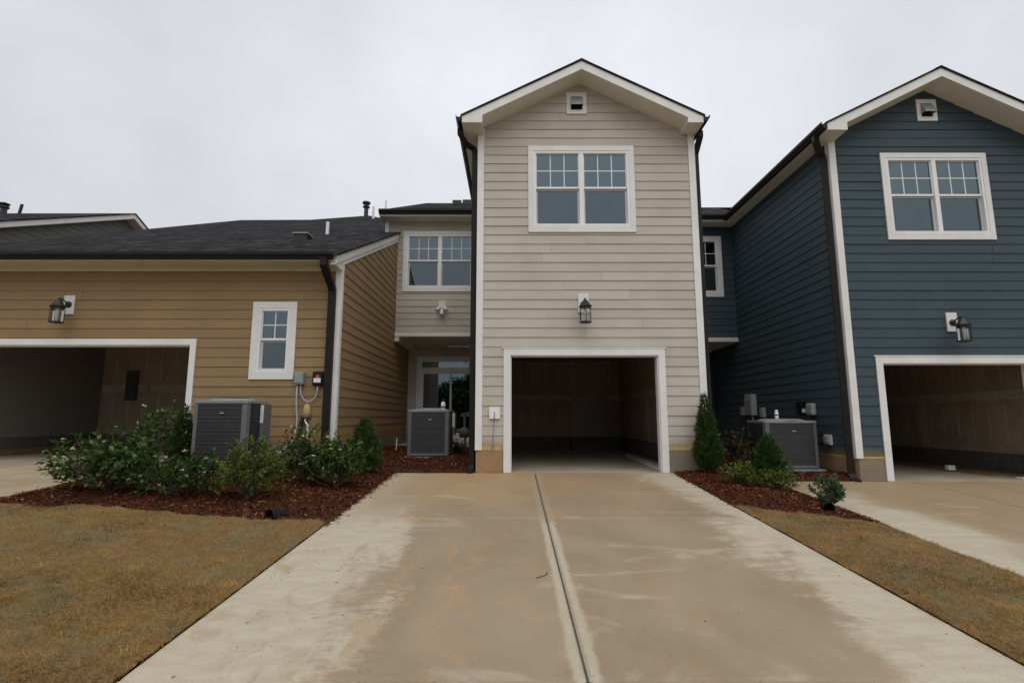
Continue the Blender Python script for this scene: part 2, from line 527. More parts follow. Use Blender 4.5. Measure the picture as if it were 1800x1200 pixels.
class MB:
    def __init__(self):
        self.v, self.f = [], []

    def raw(self, vs, fs):
        n = len(self.v)
        self.v += [tuple(p) for p in vs]
        self.f += [tuple(i + n for i in f) for f in fs]
        return self

    def box(self, x0, x1, y0, y1, z0, z1):
        return self.raw([(x0, y0, z0), (x1, y0, z0), (x1, y1, z0), (x0, y1, z0), (x0, y0, z1), (x1, y0, z1), (x1, y1, z1), (x0, y1, z1)],
                        [(0, 3, 2, 1), (4, 5, 6, 7), (0, 1, 5, 4), (1, 2, 6, 5), (2, 3, 7, 6), (3, 0, 4, 7)])

    def prism(self, pts, axis, a, b):
        """Extrude a 2D outline along an axis: 'y' outline is (x,z), 'x' is (y,z), 'z' is (x,y)."""
        def p3(p, t):
            return {'y': (p[0], t, p[1]), 'x': (t, p[0], p[1]), 'z': (p[0], p[1], t)}[axis]
        n = len(pts)
        vs = [p3(p, a) for p in pts] + [p3(p, b) for p in pts]
        fs = [tuple(range(n))[::-1], tuple(range(n, 2 * n))]
        for i in range(n):
            j = (i + 1) % n
            fs.append((i, j, j + n, i + n))
        return self.raw(vs, fs)

    def tube(self, path, r, n=8, cap=True, rot=0.0, squash=1.0):
        path = [Vector(p) for p in path]
        rs = r if isinstance(r, (list, tuple)) else [r] * len(path)
        t0 = (path[1] - path[0]).normalized()
        up = Vector((0, 1, 0)) if abs(t0.y) < 0.9 else Vector((1, 0, 0))
        a = t0.cross(up).normalized()
        rings = []
        for i, p in enumerate(path):
            if i == 0:
                t = t0
                s = 1
            elif i == len(path) - 1:
                t = (path[i] - path[i - 1]).normalized()
                s = 1
            else:
                d1 = (path[i] - path[i - 1]).normalized()
                d2 = (path[i + 1] - path[i]).normalized()
                t = (d1 + d2).normalized()
                s = 1
            a = (a - t * a.dot(t)).normalized()
            b = t.cross(a)
            rings.append([p + a * (rs[i] * math.cos(rot + 2 * math.pi * k / n)) + b * (rs[i] * squash * math.sin(rot + 2 * math.pi * k / n)) for k in range(n)])
        vs = [tuple(q) for rg in rings for q in rg]
        fs = []
        for i in range(len(path) - 1):
            for k in range(n):
                k2 = (k + 1) % n
                fs.append((i * n + k, i * n + k2, (i + 1) * n + k2, (i + 1) * n + k))
        if cap:
            fs.append(tuple(range(n))[::-1])
            fs.append(tuple((len(path) - 1) * n + k for k in range(n)))
        return self.raw(vs, fs)

    def lathe(self, c, prof, n=12, rot=0.0):
        vs, fs = [], []
        for r, z in prof:
            for k in range(n):
                a = rot + 2 * math.pi * k / n
                vs.append((c[0] + r * math.cos(a), c[1] + r * math.sin(a), c[2] + z))
        for i in range(len(prof) - 1):
            for k in range(n):
                k2 = (k + 1) % n
                fs.append((i * n + k, i * n + k2, (i + 1) * n + k2, (i + 1) * n + k))
        fs.append(tuple(range(n))[::-1])
        fs.append(tuple((len(prof) - 1) * n + k for k in range(n)))
        return self.raw(vs, fs)

    def build(self, name, mat, parent=None, smooth=False, bevel=0.0):
        me = bpy.data.meshes.new(name)
        o0 = ORIGIN[parent.name] if parent else Vector((0, 0, 0))
        me.from_pydata([(x - o0.x, y - o0.y, z - o0.z) for x, y, z in self.v], [], self.f)
        me.materials.append(MATS[mat])
        if smooth:
            for p in me.polygons:
                p.use_smooth = True
        o = bpy.data.objects.new(name, me)
        COL.objects.link(o)
        if parent:
            o.parent = parent
        ORIGIN[o.name] = o0.copy()
        if bevel:
            md = o.modifiers.new('bevel', 'BEVEL')
            md.width = bevel
            md.segments = 2
            md.limit_method = 'ANGLE'
        return o


def fast_mesh(name, verts, faces, mat, parent=None, smooth=False):
    """verts (n,3) and faces (m,k) arrays, k constant."""
    me = bpy.data.meshes.new(name)
    o0 = ORIGIN[parent.name] if parent else Vector((0, 0, 0))
    verts = np.asarray(verts, dtype=np.float32) - np.array(o0, dtype=np.float32)
    faces = np.asarray(faces, dtype=np.int32)
    m, k = faces.shape
    me.vertices.add(len(verts))
    me.vertices.foreach_set('co', verts.ravel())
    me.loops.add(m * k)
    me.loops.foreach_set('vertex_index', faces.ravel())
    me.polygons.add(m)
    me.polygons.foreach_set('loop_start', np.arange(0, m * k, k, dtype=np.int32))
    me.polygons.foreach_set('loop_total', np.full(m, k, dtype=np.int32))
    if smooth:
        me.polygons.foreach_set('use_smooth', np.ones(m, dtype=bool))
    me.update(calc_edges=True)
    me.materials.append(MATS[mat])
    o = bpy.data.objects.new(name, me)
    COL.objects.link(o)
    if parent:
        o.parent = parent
    ORIGIN[o.name] = o0.copy()
    return o


def box_part(name, mat, parent, *b, bevel=0.0):
    return MB().box(*b).build(name, mat, parent, bevel=bevel)


# ------------------------------------------------------------------ terrain shape
YF = 9.9            # the plane of the three garage fronts
DX, DZ = 6.98, -0.15  # the blue house repeats the beige one, one step along and down


def drive_z(y):
    return 0.062 * (np.clip(y, -4.0, YF) - YF)


def cross(x):
    return np.interp(x, [-6.4, -2.15, 2.94, 4.65], [0.17, 0.0, 0.0, -0.15])


def terrain(x, y):
    z = drive_z(y) + cross(x)
    rec = np.clip((y - 9.7) / 1.2, 0, 1)
    z = z + rec * np.where(x < -0.66, 0.12, np.where(x > 3.6, 0.05, 0.0)) * np.where((x > -3.3) & (x < 6.4), 1, 0)
    return z


def vnoise(x, y, seed=0):
    r = np.random.default_rng(seed)
    t = r.random((64, 64))
    xi, yi = np.floor(x).astype(int), np.floor(y).astype(int)
    fx, fy = x - xi, y - yi
    fx, fy = fx * fx * (3 - 2 * fx), fy * fy * (3 - 2 * fy)
    g = lambda a, b: t[a % 64, b % 64]
    return (g(xi, yi) * (1 - fx) + g(xi + 1, yi) * fx) * (1 - fy) + (g(xi, yi + 1) * (1 - fx) + g(xi + 1, yi + 1) * fx) * fy


def grid(name, xs, ys, zf, mat, smooth=True):
    X, Y = np.meshgrid(xs, ys)
    Z = zf(X, Y)
    v = np.stack([X, Y, Z], -1).reshape(-1, 3)
    nx = len(xs)
    i = np.arange((len(ys) - 1) * nx).reshape(len(ys) - 1, nx)[:, :-1].ravel()
    f = np.stack([i, i + 1, i + nx + 1, i + nx], -1)
    return fast_mesh(name, v, f, mat, None, smooth)


# ------------------------------------------------------------------ setting: ground, drives, beds, lawns
xs = np.concatenate([np.linspace(-600, -30, 12), np.linspace(-20, 20, 161), np.linspace(30, 600, 12)])
ys = np.concatenate([np.linspace(-600, -30, 12), np.linspace(-20, 26, 185), np.linspace(36, 600, 12)])
o = grid('ground', xs, ys, lambda X, Y: terrain(X, Y) - 0.09, 'ground_soil')
tag(o, 'bare soil under the yards and houses, reaching the horizon', 'ground', kind='structure')
o = MB().box(-60, 60, -12, -4.3, -1.05, -0.80).build('road', 'asphalt')
tag(o, 'asphalt alley behind the driveways', 'road', kind='structure')


def slab_drive(name, label, mat, xcuts, ycuts, off, ytop):
    root = bpy.data.objects.new(name, None)
    COL.objects.link(root)
    root.location = (xcuts[0], ytop, off)
    ORIGIN[root.name] = Vector(root.location)
    tag(root, label, 'driveway', kind='structure')
    g = 0.008
    for i in range(len(xcuts) - 1):
        for j in range(len(ycuts) - 1):
            x0, x1 = xcuts[i] + (g if i else 0), xcuts[i + 1] - (g if i < len(xcuts) - 2 else 0)
            y1, y0 = ycuts[j] - (g if j else 0), ycuts[j + 1] + g
            mb = MB()
            e = 0.016
            za, zb = float(drive_z(y0)) + off, float(drive_z(y1)) + off
            vs = [(x0, y0, za - .12), (x1, y0, za - .12), (x1, y1, zb - .12), (x0, y1, zb - .12),
                  (x0, y0, za - e), (x1, y0, za - e), (x1, y1, zb - e), (x0, y1, zb - e),
                  (x0 + e, y0 + e, za), (x1 - e, y0 + e, za), (x1 - e, y1 - e, zb), (x0 + e, y1 - e, zb)]
            fs = [(0, 3, 2, 1), (0, 1, 5, 4), (1, 2, 6, 5), (2, 3, 7, 6), (3, 0, 4, 7), (4, 5, 9, 8), (5, 6, 10, 9), (6, 7, 11, 10), (7, 4, 8, 11), (8, 9, 10, 11)]
            mb.raw(vs, fs).build('concrete_slab', mat, root)
    # filler at the bottom of the joints
    mb = MB()
    for xc in xcuts[1:-1]:
        for j in range(len(ycuts) - 1):
            y1, y0 = ycuts[j], ycuts[j + 1]
            za, zb = float(drive_z(y0)) + off - .02, float(drive_z(y1)) + off - .02
            mb.raw([(xc - .009, y0, za), (xc + .009, y0, za), (xc + .009, y1, zb), (xc - .009, y1, zb)], [(0, 1, 2, 3)])
    for yc in ycuts[1:-1]:
        z = float(drive_z(yc)) + off - .018
        mb.raw([(xcuts[0], yc - .009, z), (xcuts[-1], yc - .009, z), (xcuts[-1], yc + .009, z), (xcuts[0], yc + .009, z)], [(0, 1, 2, 3)])
    mb.build('joint_filler', 'joint_filler', root)
    return root


slab_drive('driveway', 'clay stained concrete driveway leading to the beige house', 'centre_concrete', [-2.15, 0.415, 2.94], [9.88, 6.61, 3.12, -0.4, -4.2], 0.0, 9.88)
slab_drive('driveway', 'concrete driveway leading to the blue house', 'blue_concrete', [4.65, 7.3, 9.95], [9.88, 6.45, 2.95, -0.5, -4.2], -0.15, 9.88)
slab_drive('driveway', 'concrete driveway leading to the tan house', 'side_concrete', [-11.6, -9.0, -6.4], [9.88, 6.6, 3.1, -0.4, -4.2], 0.17, 9.88)


def mulch_z(X, Y):
    z = terrain(X, Y)
    # the bed crowns between its edges and feathers out to the paving
    dl = np.minimum(np.minimum(X + 6.4, -2.15 - X), Y - LB(X))
    dr = np.minimum(np.minimum(X - 2.94, 4.65 - X), Y - RB(X))
    d = np.where(Y > 9.9, np.minimum(np.where(X < 1, -0.70 - X, X - 3.65), Y - 9.8), np.where(X < 1, dl, dr))
    # where the mulch laps on to the paving behind the driveway it thins out
    lap = np.clip((Y - 9.84) / 0.10, 0, 1)
    z = np.where((Y > 9.8) & (Y < 9.96) & (X > -2.15) & (X < -0.6), drive_z(Y) * (1 - lap) + z * lap, z)
    crown = np.clip(d / 0.5, 0, 1)
    return z + 0.002 + 0.022 * np.clip(d / 0.12, 0, 1) + 0.05 * crown + 0.03 * (vnoise(X * 4, Y * 4, 3) - 0.4) * crown + 0.015 * (vnoise(X * 14, Y * 14, 4) - 0.5) * np.clip(d / 0.12, 0, 1)


def lawn_z(X, Y):
    # sod rolls laid side by side: a shallow groove where two meet
    lx = np.abs((Y * 1.0 + 0.25 * (vnoise(X * 1.3, Y * 1.3, 8) - 0.5)) % 0.61 - 0.305)
    seam = np.clip(1 - (0.305 - lx) / 0.03, 0, 1)
    d = np.minimum(np.minimum(np.abs(X + 2.155), np.abs(X - 2.945)), np.abs(X - 4.645))
    e = 0.12 + 0.88 * np.clip(d / 0.07, 0, 1)
    return terrain(X, Y) + 0.004 + e * (0.012 + 0.026 * vnoise(X * 3, Y * 3, 5) + 0.022 * (vnoise(X * 7, Y * 7, 15) - 0.5) + 0.016 * (vnoise(X * 16, Y * 16, 6) - 0.5) - 0.036 * seam * (vnoise(X * 2.1, Y * 2.1, 9) > 0.42))


def edge(d):
    return d


mulch_areas = [(-6.4, -2.15, 6.3, 9.9), (-3.27, -0.67, 9.8, 14.62), (2.94, 4.65, 7.0, 9.9), (3.62, 6.33, 9.9, 14.62)]
LB = lambda x: 6.42 + 0.09 * np.sin(x * 2.3) + 0.05 * np.sin(x * 7.1) - 0.075 * (x + 4.2)   # front line of the left bed
RB = lambda x: 7.18 + 0.05 * np.sin(x * 5) - 0.26 * (x - 3.0)                                 # front line of the right bed


def in_bed(x, y):
    f = np.vectorize(LB)(x)
    g = np.vectorize(RB)(x)
    a = (x > -6.4) & (x < -2.15) & (y > f) & (y < 9.9)
    b = (x > -3.27) & (x < -0.67) & (y >= 9.84) & (y < 14.62)
    c = (x > 2.94) & (x < 4.65) & (y > g) & (y < 9.9)
    d = (x > 3.62) & (x < 6.33) & (y >= 9.9) & (y < 14.62)
    return a | b | c | d


def shaped_grid(name, x0, x1, ya, yb, step, zf, mat):
    """Grid whose near or far side follows a wavering line (ya, yb are functions of x)."""
    nx = max(2, int((x1 - x0) / step))
    ny = max(2, int(max(yb(x0) - ya(x0), yb(x1) - ya(x1)) / step))
    xs = np.linspace(x0, x1, nx)
    A = np.array([ya(x) for x in xs])
    B = np.array([yb(x) for x in xs])
    t = np.linspace(0, 1, ny)[:, None]
    Y = A[None, :] * (1 - t) + B[None, :] * t
    X = np.repeat(xs[None, :], ny, 0)
    v = np.stack([X, Y, zf(X, Y)], -1).reshape(-1, 3)
    i = np.arange((ny - 1) * nx).reshape(ny - 1, nx)[:, :-1].ravel()
    f = np.stack([i, i + 1, i + nx + 1, i + nx], -1)
    return fast_mesh(name, v, f, mat, None, True)


def bed(label, gl, x0, x1, ya, rx0, rx1):
    o = shaped_grid('mulch_bed', x0, x1, ya, lambda x: 9.9, 0.05, mulch_z, 'mulch_base')
    tag(o, label, 'mulch bed', kind='structure')
    return o


bed('red bark mulch bed in front of the tan house', None, -6.4, -2.15, LB, 0, 0)
bed('red bark mulch bed between the beige and blue driveways', None, 2.94, 4.65, RB, 0, 0)
o = shaped_grid('mulch_bed', -3.27, -0.67, lambda x: 9.85 + .015 * math.sin(x * 9), lambda x: 14.62, 0.06, mulch_z, 'mulch_base')
tag(o, 'mulched strip between the tan and beige houses', 'mulch bed', kind='structure')
o = shaped_grid('mulch_bed', 3.62, 6.33, lambda x: 9.9, lambda x: 14.62, 0.06, mulch_z, 'mulch_base')
tag(o, 'mulched strip between the beige and blue houses', 'mulch bed', kind='structure')
lo = [(-6.4, -2.155, lambda x: -4.2, LB, 'dormant tan turf lawn left of the beige house driveway'),
      (2.945, 4.645, lambda x: -4.2, RB, 'narrow dormant turf strip between the two right driveways')]
for x0, x1, ya, yb, lab in lo:
    o = shaped_grid('lawn', x0, x1, ya, lambda x, yb=yb: yb(x) + 0.05, 0.04, lawn_z, 'lawn_base')
    tag(o, lab, 'lawn', kind='structure')


def quads(P, U, V):
    """Rhombus quads: centre P, half axes U and V."""
    v = np.stack([P - U, P - V, P + U, P + V], 1).reshape(-1, 3)
    return v, np.arange(len(P) * 4).reshape(-1, 4)


def scatter_mulch():
    n = 90000
    pts = []
    for x0, x1, y0, y1 in mulch_areas:
        k = int(2300 * (x1 - x0) * (y1 - y0 + 0.6))
        x = rng.uniform(x0 + 0.005, x1 - 0.005, k)
        y = rng.uniform(y0 - 0.3 if y0 < 9 else y0, y1, k)
        keep = in_bed(x, y) | ((y < 9) & (rng.random(k) < 0.12) & in_bed(x, y + 0.10))
        pts.append(np.stack([x[keep], y[keep]], 1))
    # chips that have strayed on to the paving
    k = 700
    sx = np.concatenate([-2.16 + np.abs(rng.normal(0, 0.035, k)) * rng.choice([1, 1, 1, 2.5], k), 2.95 - np.abs(rng.normal(0, 0.03, 200))])
    sy = np.concatenate([rng.uniform(6.2, 9.8, k), rng.uniform(7.1, 9.7, 200)])
    P2 = np.concatenate(pts)
    stray = np.stack([sx, sy], 1)
    Z = np.concatenate([mulch_z(P2[:, 0], P2[:, 1]) + rng.uniform(0.002, 0.018, len(P2)), drive_z(sy) + 0.006])
    P2 = np.concatenate([P2, stray])
    P = np.column_stack([P2, Z])
    n = len(P)
    a = rng.uniform(0, 2 * np.pi, n)
    tilt = rng.normal(0, 0.35, n)
    L = rng.gamma(3, 0.0058, n) + 0.006
    W = rng.uniform(0.0025, 0.007, n)
    U = np.stack([np.cos(a) * np.cos(tilt), np.sin(a) * np.cos(tilt), np.sin(tilt)], 1) * L[:, None]
    r = rng.normal(0, 0.5, n)
    V = np.stack([-np.sin(a) * np.cos(r), np.cos(a) * np.cos(r), np.sin(r)], 1) * W[:, None]
    v = np.stack([P - U - V, P + U - V * 0.7, P + U * 1.1 + V, P - U + V * 0.8], 1).reshape(-1, 3)
    o = fast_mesh('mulch_chips', v, np.arange(n * 4).reshape(-1, 4), 'mulch_chip')
    tag(o, 'loose reddish bark chips covering the planting beds', 'mulch', kind='stuff')


scatter_mulch()


def scatter_grass():
    P = []
    for x0, x1, y0, y1, dens in ((-6.4, -2.13, 4.6, 6.8, 7000), (-5.0, -2.13, 2.2, 4.6, 13000), (2.92, 4.66, 5.0, 7.4, 7000), (2.92, 4.66, 2.6, 5.0, 11000)):
        k = int(dens * (x1 - x0) * (y1 - y0))
        x = rng.uniform(x0, x1, k)
        y = rng.uniform(y0, y1, k)
        P.append(np.stack([x, y], 1))
    P = np.concatenate(P)
    sx_ = np.abs((P[:, 1] + 0.25 * (vnoise(P[:, 0] * 1.3, P[:, 1] * 1.3, 8) - 0.5)) % 0.61 - 0.305)
    on_seam = (0.305 - sx_ < 0.018) & (vnoise(P[:, 0] * 2.1, P[:, 1] * 2.1, 9) > 0.42) & (rng.random(len(P)) > 0.3)
    keep = ~in_bed(P[:, 0], P[:, 1] - 0.04) & ~on_seam
    P = P[keep]
    z = lawn_z(P[:, 0], P[:, 1])
    n = len(P)
    base = np.column_stack([P, z - 0.004])
    a = rng.uniform(0, 2 * np.pi, n)
    h = (rng.gamma(5, 0.0036, n) + 0.004) * (0.6 + 0.8 * vnoise(P[:, 0] * 9, P[:, 1] * 9, 31))
    lean = np.abs(rng.normal(1.05, 0.3, n))
    comb = vnoise(P[:, 0] * 1.7, P[:, 1] * 1.7, 21) * 6.28
    a = np.where(rng.random(n) < 0.6, comb + rng.normal(0, 0.7, n), a)
    D = np.stack([np.cos(a) * np.sin(lean), np.sin(a) * np.sin(lean), np.cos(lean)], 1) * h[:, None] * 1.5
    w = rng.uniform(0.0011, 0.0022, n)
    S = np.stack([-np.sin(a), np.cos(a), np.zeros(n)], 1) * w[:, None]
    v = np.stack([base - S, base + S, base + D], 1).reshape(-1, 3)
    o = fast_mesh('grass_blades', v, np.arange(n * 3).reshape(-1, 3), 'grass_blade')
    tag(o, 'short straw coloured dormant grass blades of the lawns', 'grass', kind='stuff')


scatter_grass()


# ------------------------------------------------------------------ cladding
def siding(parent, mat, O, u, n, outline, holes, zstart, pitch=0.183, joint=0.0, zmin=None, name='siding_plank'):
    """Lap siding. O origin point on the wall face, u horizontal direction, n outward normal; outline is a
    list of (u, z) corners (convex), holes are (u0, u1, z0, z1). Each plank is its own mesh."""
    u, n = Vector(u), Vector(n)
    zs = [p[1] for p in outline]
    zlo, zhi = min(zs), max(zs)

    def span(z):
        xs_ = []
        for (a, za), (b, zb) in zip(outline, outline[1:] + outline[:1]):
            if abs(za - zb) < 1e-9:
                if abs(z - za) < 1e-6:
                    xs_ += [a, b]
                continue
            t = (z - za) / (zb - za)
            if -1e-6 <= t <= 1 + 1e-6:
                xs_.append(a + (b - a) * t)
        return (min(xs_), max(xs_)) if xs_ else None

    z = zstart
    while z > zlo + pitch:
        z -= pitch
    while z < zlo - pitch:
        z += pitch
    if z > zlo + 1e-4:
        z -= pitch
    while z < zhi - 0.01:
        ra, rb = max(z, zlo), min(z + pitch, zhi)
        if rb - ra > 0.015:
            sa, sb = span(ra + 1e-4), span(rb - 1e-4)
            if sa and sb:
                # columns: list of (uL_bottom, uR_bottom, uL_top, uR_top, za, zb)
                cuts = sorted({h[0] for h in holes if h[2] < rb and h[3] > ra} | {h[1] for h in holes if h[2] < rb and h[3] > ra})
                cuts = [c for c in cuts if max(sa[0], sb[0]) < c < min(sa[1], sb[1])]
                L = [(sa[0], sb[0])] + [(c, c) for c in cuts]
                Rr = [(c, c) for c in cuts] + [(sa[1], sb[1])]
                for (l0, l1), (r0, r1) in zip(L, Rr):
                    mid = 0.25 * (l0 + l1 + r0 + r1)
                    parts = [(ra, rb)]
                    for h in holes:
                        if h[0] < mid < h[1]:
                            np_ = []
                            for (a, b) in parts:
                                if h[2] >= b or h[3] <= a:
                                    np_.append((a, b))
                                    continue
                                if h[2] - a > 0.012:
                                    np_.append((a, h[2]))
                                if b - h[3] > 0.012:
                                    np_.append((h[3], b))
                            parts = np_
                    for (a, b) in parts:
                        if max(r0 - l0, r1 - l1) < 0.03:
                            continue
                        segs = [(l0, r0, l1, r1)]
                        if joint and r0 - l0 > 2.2 and random.random() < joint:
                            c = l0 + (r0 - l0) * random.uniform(0.25, 0.75)
                            segs = [(l0, c - .002, l1, c - .002), (c + .002, r0, c + .002, r1)]
                        for (al, ar, bl, br) in segs:
                            w = random.uniform(-0.002, 0.003)
                            dz = [random.uniform(-.0025, .0025) if a > zlo + .01 else 0.0 for _ in range(2)]
                            tb = 0.019 + w - 0.014 * (a - z) / pitch
                            tt = 0.019 + w - 0.014 * (b - z) / pitch
                            O_ = Vector(O)
                            pts = []
                            for (uu, zz, t) in ((al, a + dz[0], -.001), (ar, a + dz[1], -.001), (br, b, -.001), (bl, b, -.001), (al, a + dz[0], tb), (ar, a + dz[1], tb), (br, b, tt), (bl, b, tt)):
                                q = O_ + u * uu + n * t
                                pts.append((q.x, q.y, zz))
                            MB().raw(pts, [(0, 3, 2, 1), (4, 5, 6, 7), (0, 1, 5, 4), (1, 2, 6, 5), (2, 3, 7, 6), (3, 0, 4, 7)]).build(name, mat, parent)
        z += pitch


def wall_boxes(x0, x1, z0, z1, y0, y1, holes):
    """Wall slab along x with rectangular openings, as butted boxes."""
    mb = MB()
    xc = sorted({x0, x1} | {h[0] for h in holes} | {h[1] for h in holes})
    for a, b in zip(xc, xc[1:]):
        m = (a + b) / 2
        hs = sorted([(h[2], h[3]) for h in holes if h[0] < m < h[1]])
        z = z0
        for (c, d) in hs:
            if c - z > 1e-4:
                mb.box(a, b, y0, y1, z, c)
            z = max(z, d)
        if z1 - z > 1e-4:
            mb.box(a, b, y0, y1, z, z1)
    return mb


# ------------------------------------------------------------------ windows
def window(house, x0, x1, z0, z1, yw, units=2, cols=3, casing=0.105, label=None, sill=0.12, rail=None, screen=True):
    """Double hung window looking to -y. x0..z1 is the outside of the casing boards; yw the wall plane."""
    cx0, cx1, cz0, cz1 = x0 + casing, x1 - casing, z0 + sill, z1 - casing
    fr = 0.045
    mb = MB()
    mb.box(cx0, cx0 + fr, yw - .03, yw + .10, cz0, cz1)
    mb.box(cx1 - fr, cx1, yw - .03, yw + .10, cz0, cz1)
    mb.box(cx0 + fr, cx1 - fr, yw - .03, yw + .10, cz1 - fr, cz1)
    mb.box(cx0 + fr, cx1 - fr, yw - .04, yw + .10, cz0, cz0 + fr)
    win = mb.build('window', 'vinyl_white', house)
    if label:
        win['label'] = label
    for b in ((x0, x1, z1 - casing, z1), (x0, x1, z0, cz0), (x0, cx0, cz0, z1 - casing), (cx1, x1, cz0, z1 - casing)):
        box_part('casing_board', 'white_trim', win, b[0], b[1], yw - .040, yw + .02, b[2], b[3], bevel=0.003)
    ix0, ix1, iz0, iz1 = cx0 + fr, cx1 - fr, cz0 + fr, cz1 - fr
    mull = 0.085
    uw = (ix1 - ix0 - mull * (units - 1)) / units
    zr = rail if rail is not None else (iz0 + iz1) / 2
    for k in range(units - 1):
        a = ix0 + uw * (k + 1) + mull * k
        box_part('mullion', 'vinyl_white', win, a, a + mull, yw - .026, yw + .10, iz0, iz1)
    s = 0.032
    for k in range(units):
        a = ix0 + k * (uw + mull)
        b = a + uw
        # upper sash stands outside the lower one
        mb = MB()
        mb.box(a, a + s * .6, yw + .0, yw + .035, zr, iz1).box(b - s * .6, b, yw + .0, yw + .035, zr, iz1)
        mb.box(a + s * .6, b - s * .6, yw + .0, yw + .035, iz1 - s * .5, iz1).box(a + s * .6, b - s * .6, yw - .004, yw + .035, zr, zr + s * 1.2)
        mb.build('upper_sash', 'vinyl_white', win)
        mb = MB()
        mb.box(a, a + s, yw + .04, yw + .075, iz0, zr).box(b - s, b, yw + .04, yw + .075, iz0, zr)
        mb.box(a + s, b - s, yw + .04, yw + .075, zr - s * .9, zr).box(a + s, b - s, yw + .04, yw + .075, iz0, iz0 + s * 1.1)
        mb.build('lower_sash', 'vinyl_white', win)
        ua, ub, uz0, uz1 = a + s * .6, b - s * .6, zr + s * 1.2, iz1 - s * .5
        um = (uz0 + uz1) / 2
        t = 0.009
        mb = MB()
        cw = (ub - ua) / cols
        for j in range(1, cols):
            mb.box(ua + cw * j - t, ua + cw * j + t, yw + .018, yw + .028, uz0, uz1)
        cs = [ua] + [ua + cw * j for j in range(1, cols)] + [ub]
        for j in range(cols):
            mb.box(cs[j] + (t if j else 0), cs[j + 1] - (t if j < cols - 1 else 0), yw + .018, yw + .028, um - t, um + t)
        mb.build('muntin', 'vinyl_white', win)
        for j in range(cols):
            for q in range(2):
                pa, pb = cs[j] + (t if j else 0), cs[j + 1] - (t if j < cols - 1 else 0)
                qa, qb = (uz0, um - t) if q == 0 else (um + t, uz1)
                MB().raw([(pa, yw + .022, qa), (pb, yw + .022, qa), (pb, yw + .022, qb), (pa, yw + .022, qb)], [(0, 1, 2, 3)]).build('pane', 'window_glass', win)
        MB().raw([(a + s, yw + .058, iz0 + s), (b - s, yw + .058, iz0 + s), (b - s, yw + .058, zr - s * .9), (a + s, yw + .058, zr - s * .9)], [(0, 1, 2, 3)]).build('pane', 'window_glass', win)
        if screen:
            MB().raw([(a + .004, yw + .012, iz0), (b - .004, yw + .012, iz0), (b - .004, yw + .012, zr), (a + .004, yw + .012, zr)], [(0, 1, 2, 3)]).build('insect_screen', 'screen_mesh', win)
    # unlit room behind the glass
    mb = MB()
    X0, X1, Y0, Y1, Z0, Z1 = ix0 - .5, ix1 + .5, yw + .152, yw + 3.0, iz0 - .6, iz1 + .35
    X0, X1 = max(X0, x0 - .12), min(X1, x1 + .12)
    v = [(X0, Y0, Z0), (X1, Y0, Z0), (X1, Y1, Z0), (X0, Y1, Z0), (X0, Y0, Z1), (X1, Y0, Z1), (X1, Y1, Z1), (X0, Y1, Z1)]
    mb.raw(v, [(0, 1, 2, 3), (4, 7, 6, 5), (1, 5, 6, 2), (2, 6, 7, 3), (3, 7, 4, 0)])
    mb.build('room', 'room_paint', win)
    return (cx0, cx1, cz0, cz1)


def gutter(house, p0, p1, out, z, name='gutter'):
    """K-style gutter from p0 to p1 (x,y); out is the outward direction, z its bottom."""
    prof = [(0, 0), (0.07, 0), (0.085, 0.035), (0.115, 0.075), (0.115, 0.125), (0.105, 0.125), (0.10, 0.085), (0.01, 0.085), (0.01, 0.125), (0, 0.125)]
    n = len(prof)
    vs = [(p[0] + out[0] * a, p[1] + out[1] * a, z + b) for p in (p0, p1) for a, b in prof]
    fs = [(i, (i + 1) % n, (i + 1) % n + n, i + n) for i in range(n)]
    fs += [tuple(range(n))[::-1], tuple(range(n, 2 * n))]
    return MB().raw(vs, fs).build(name, 'gutter_bronze', house)


def downspout(house, path, r=0.074):
    o = MB().tube(path, r, 4, True, math.pi / 4, 0.80).build('downspout', 'gutter_bronze', house)
    return o


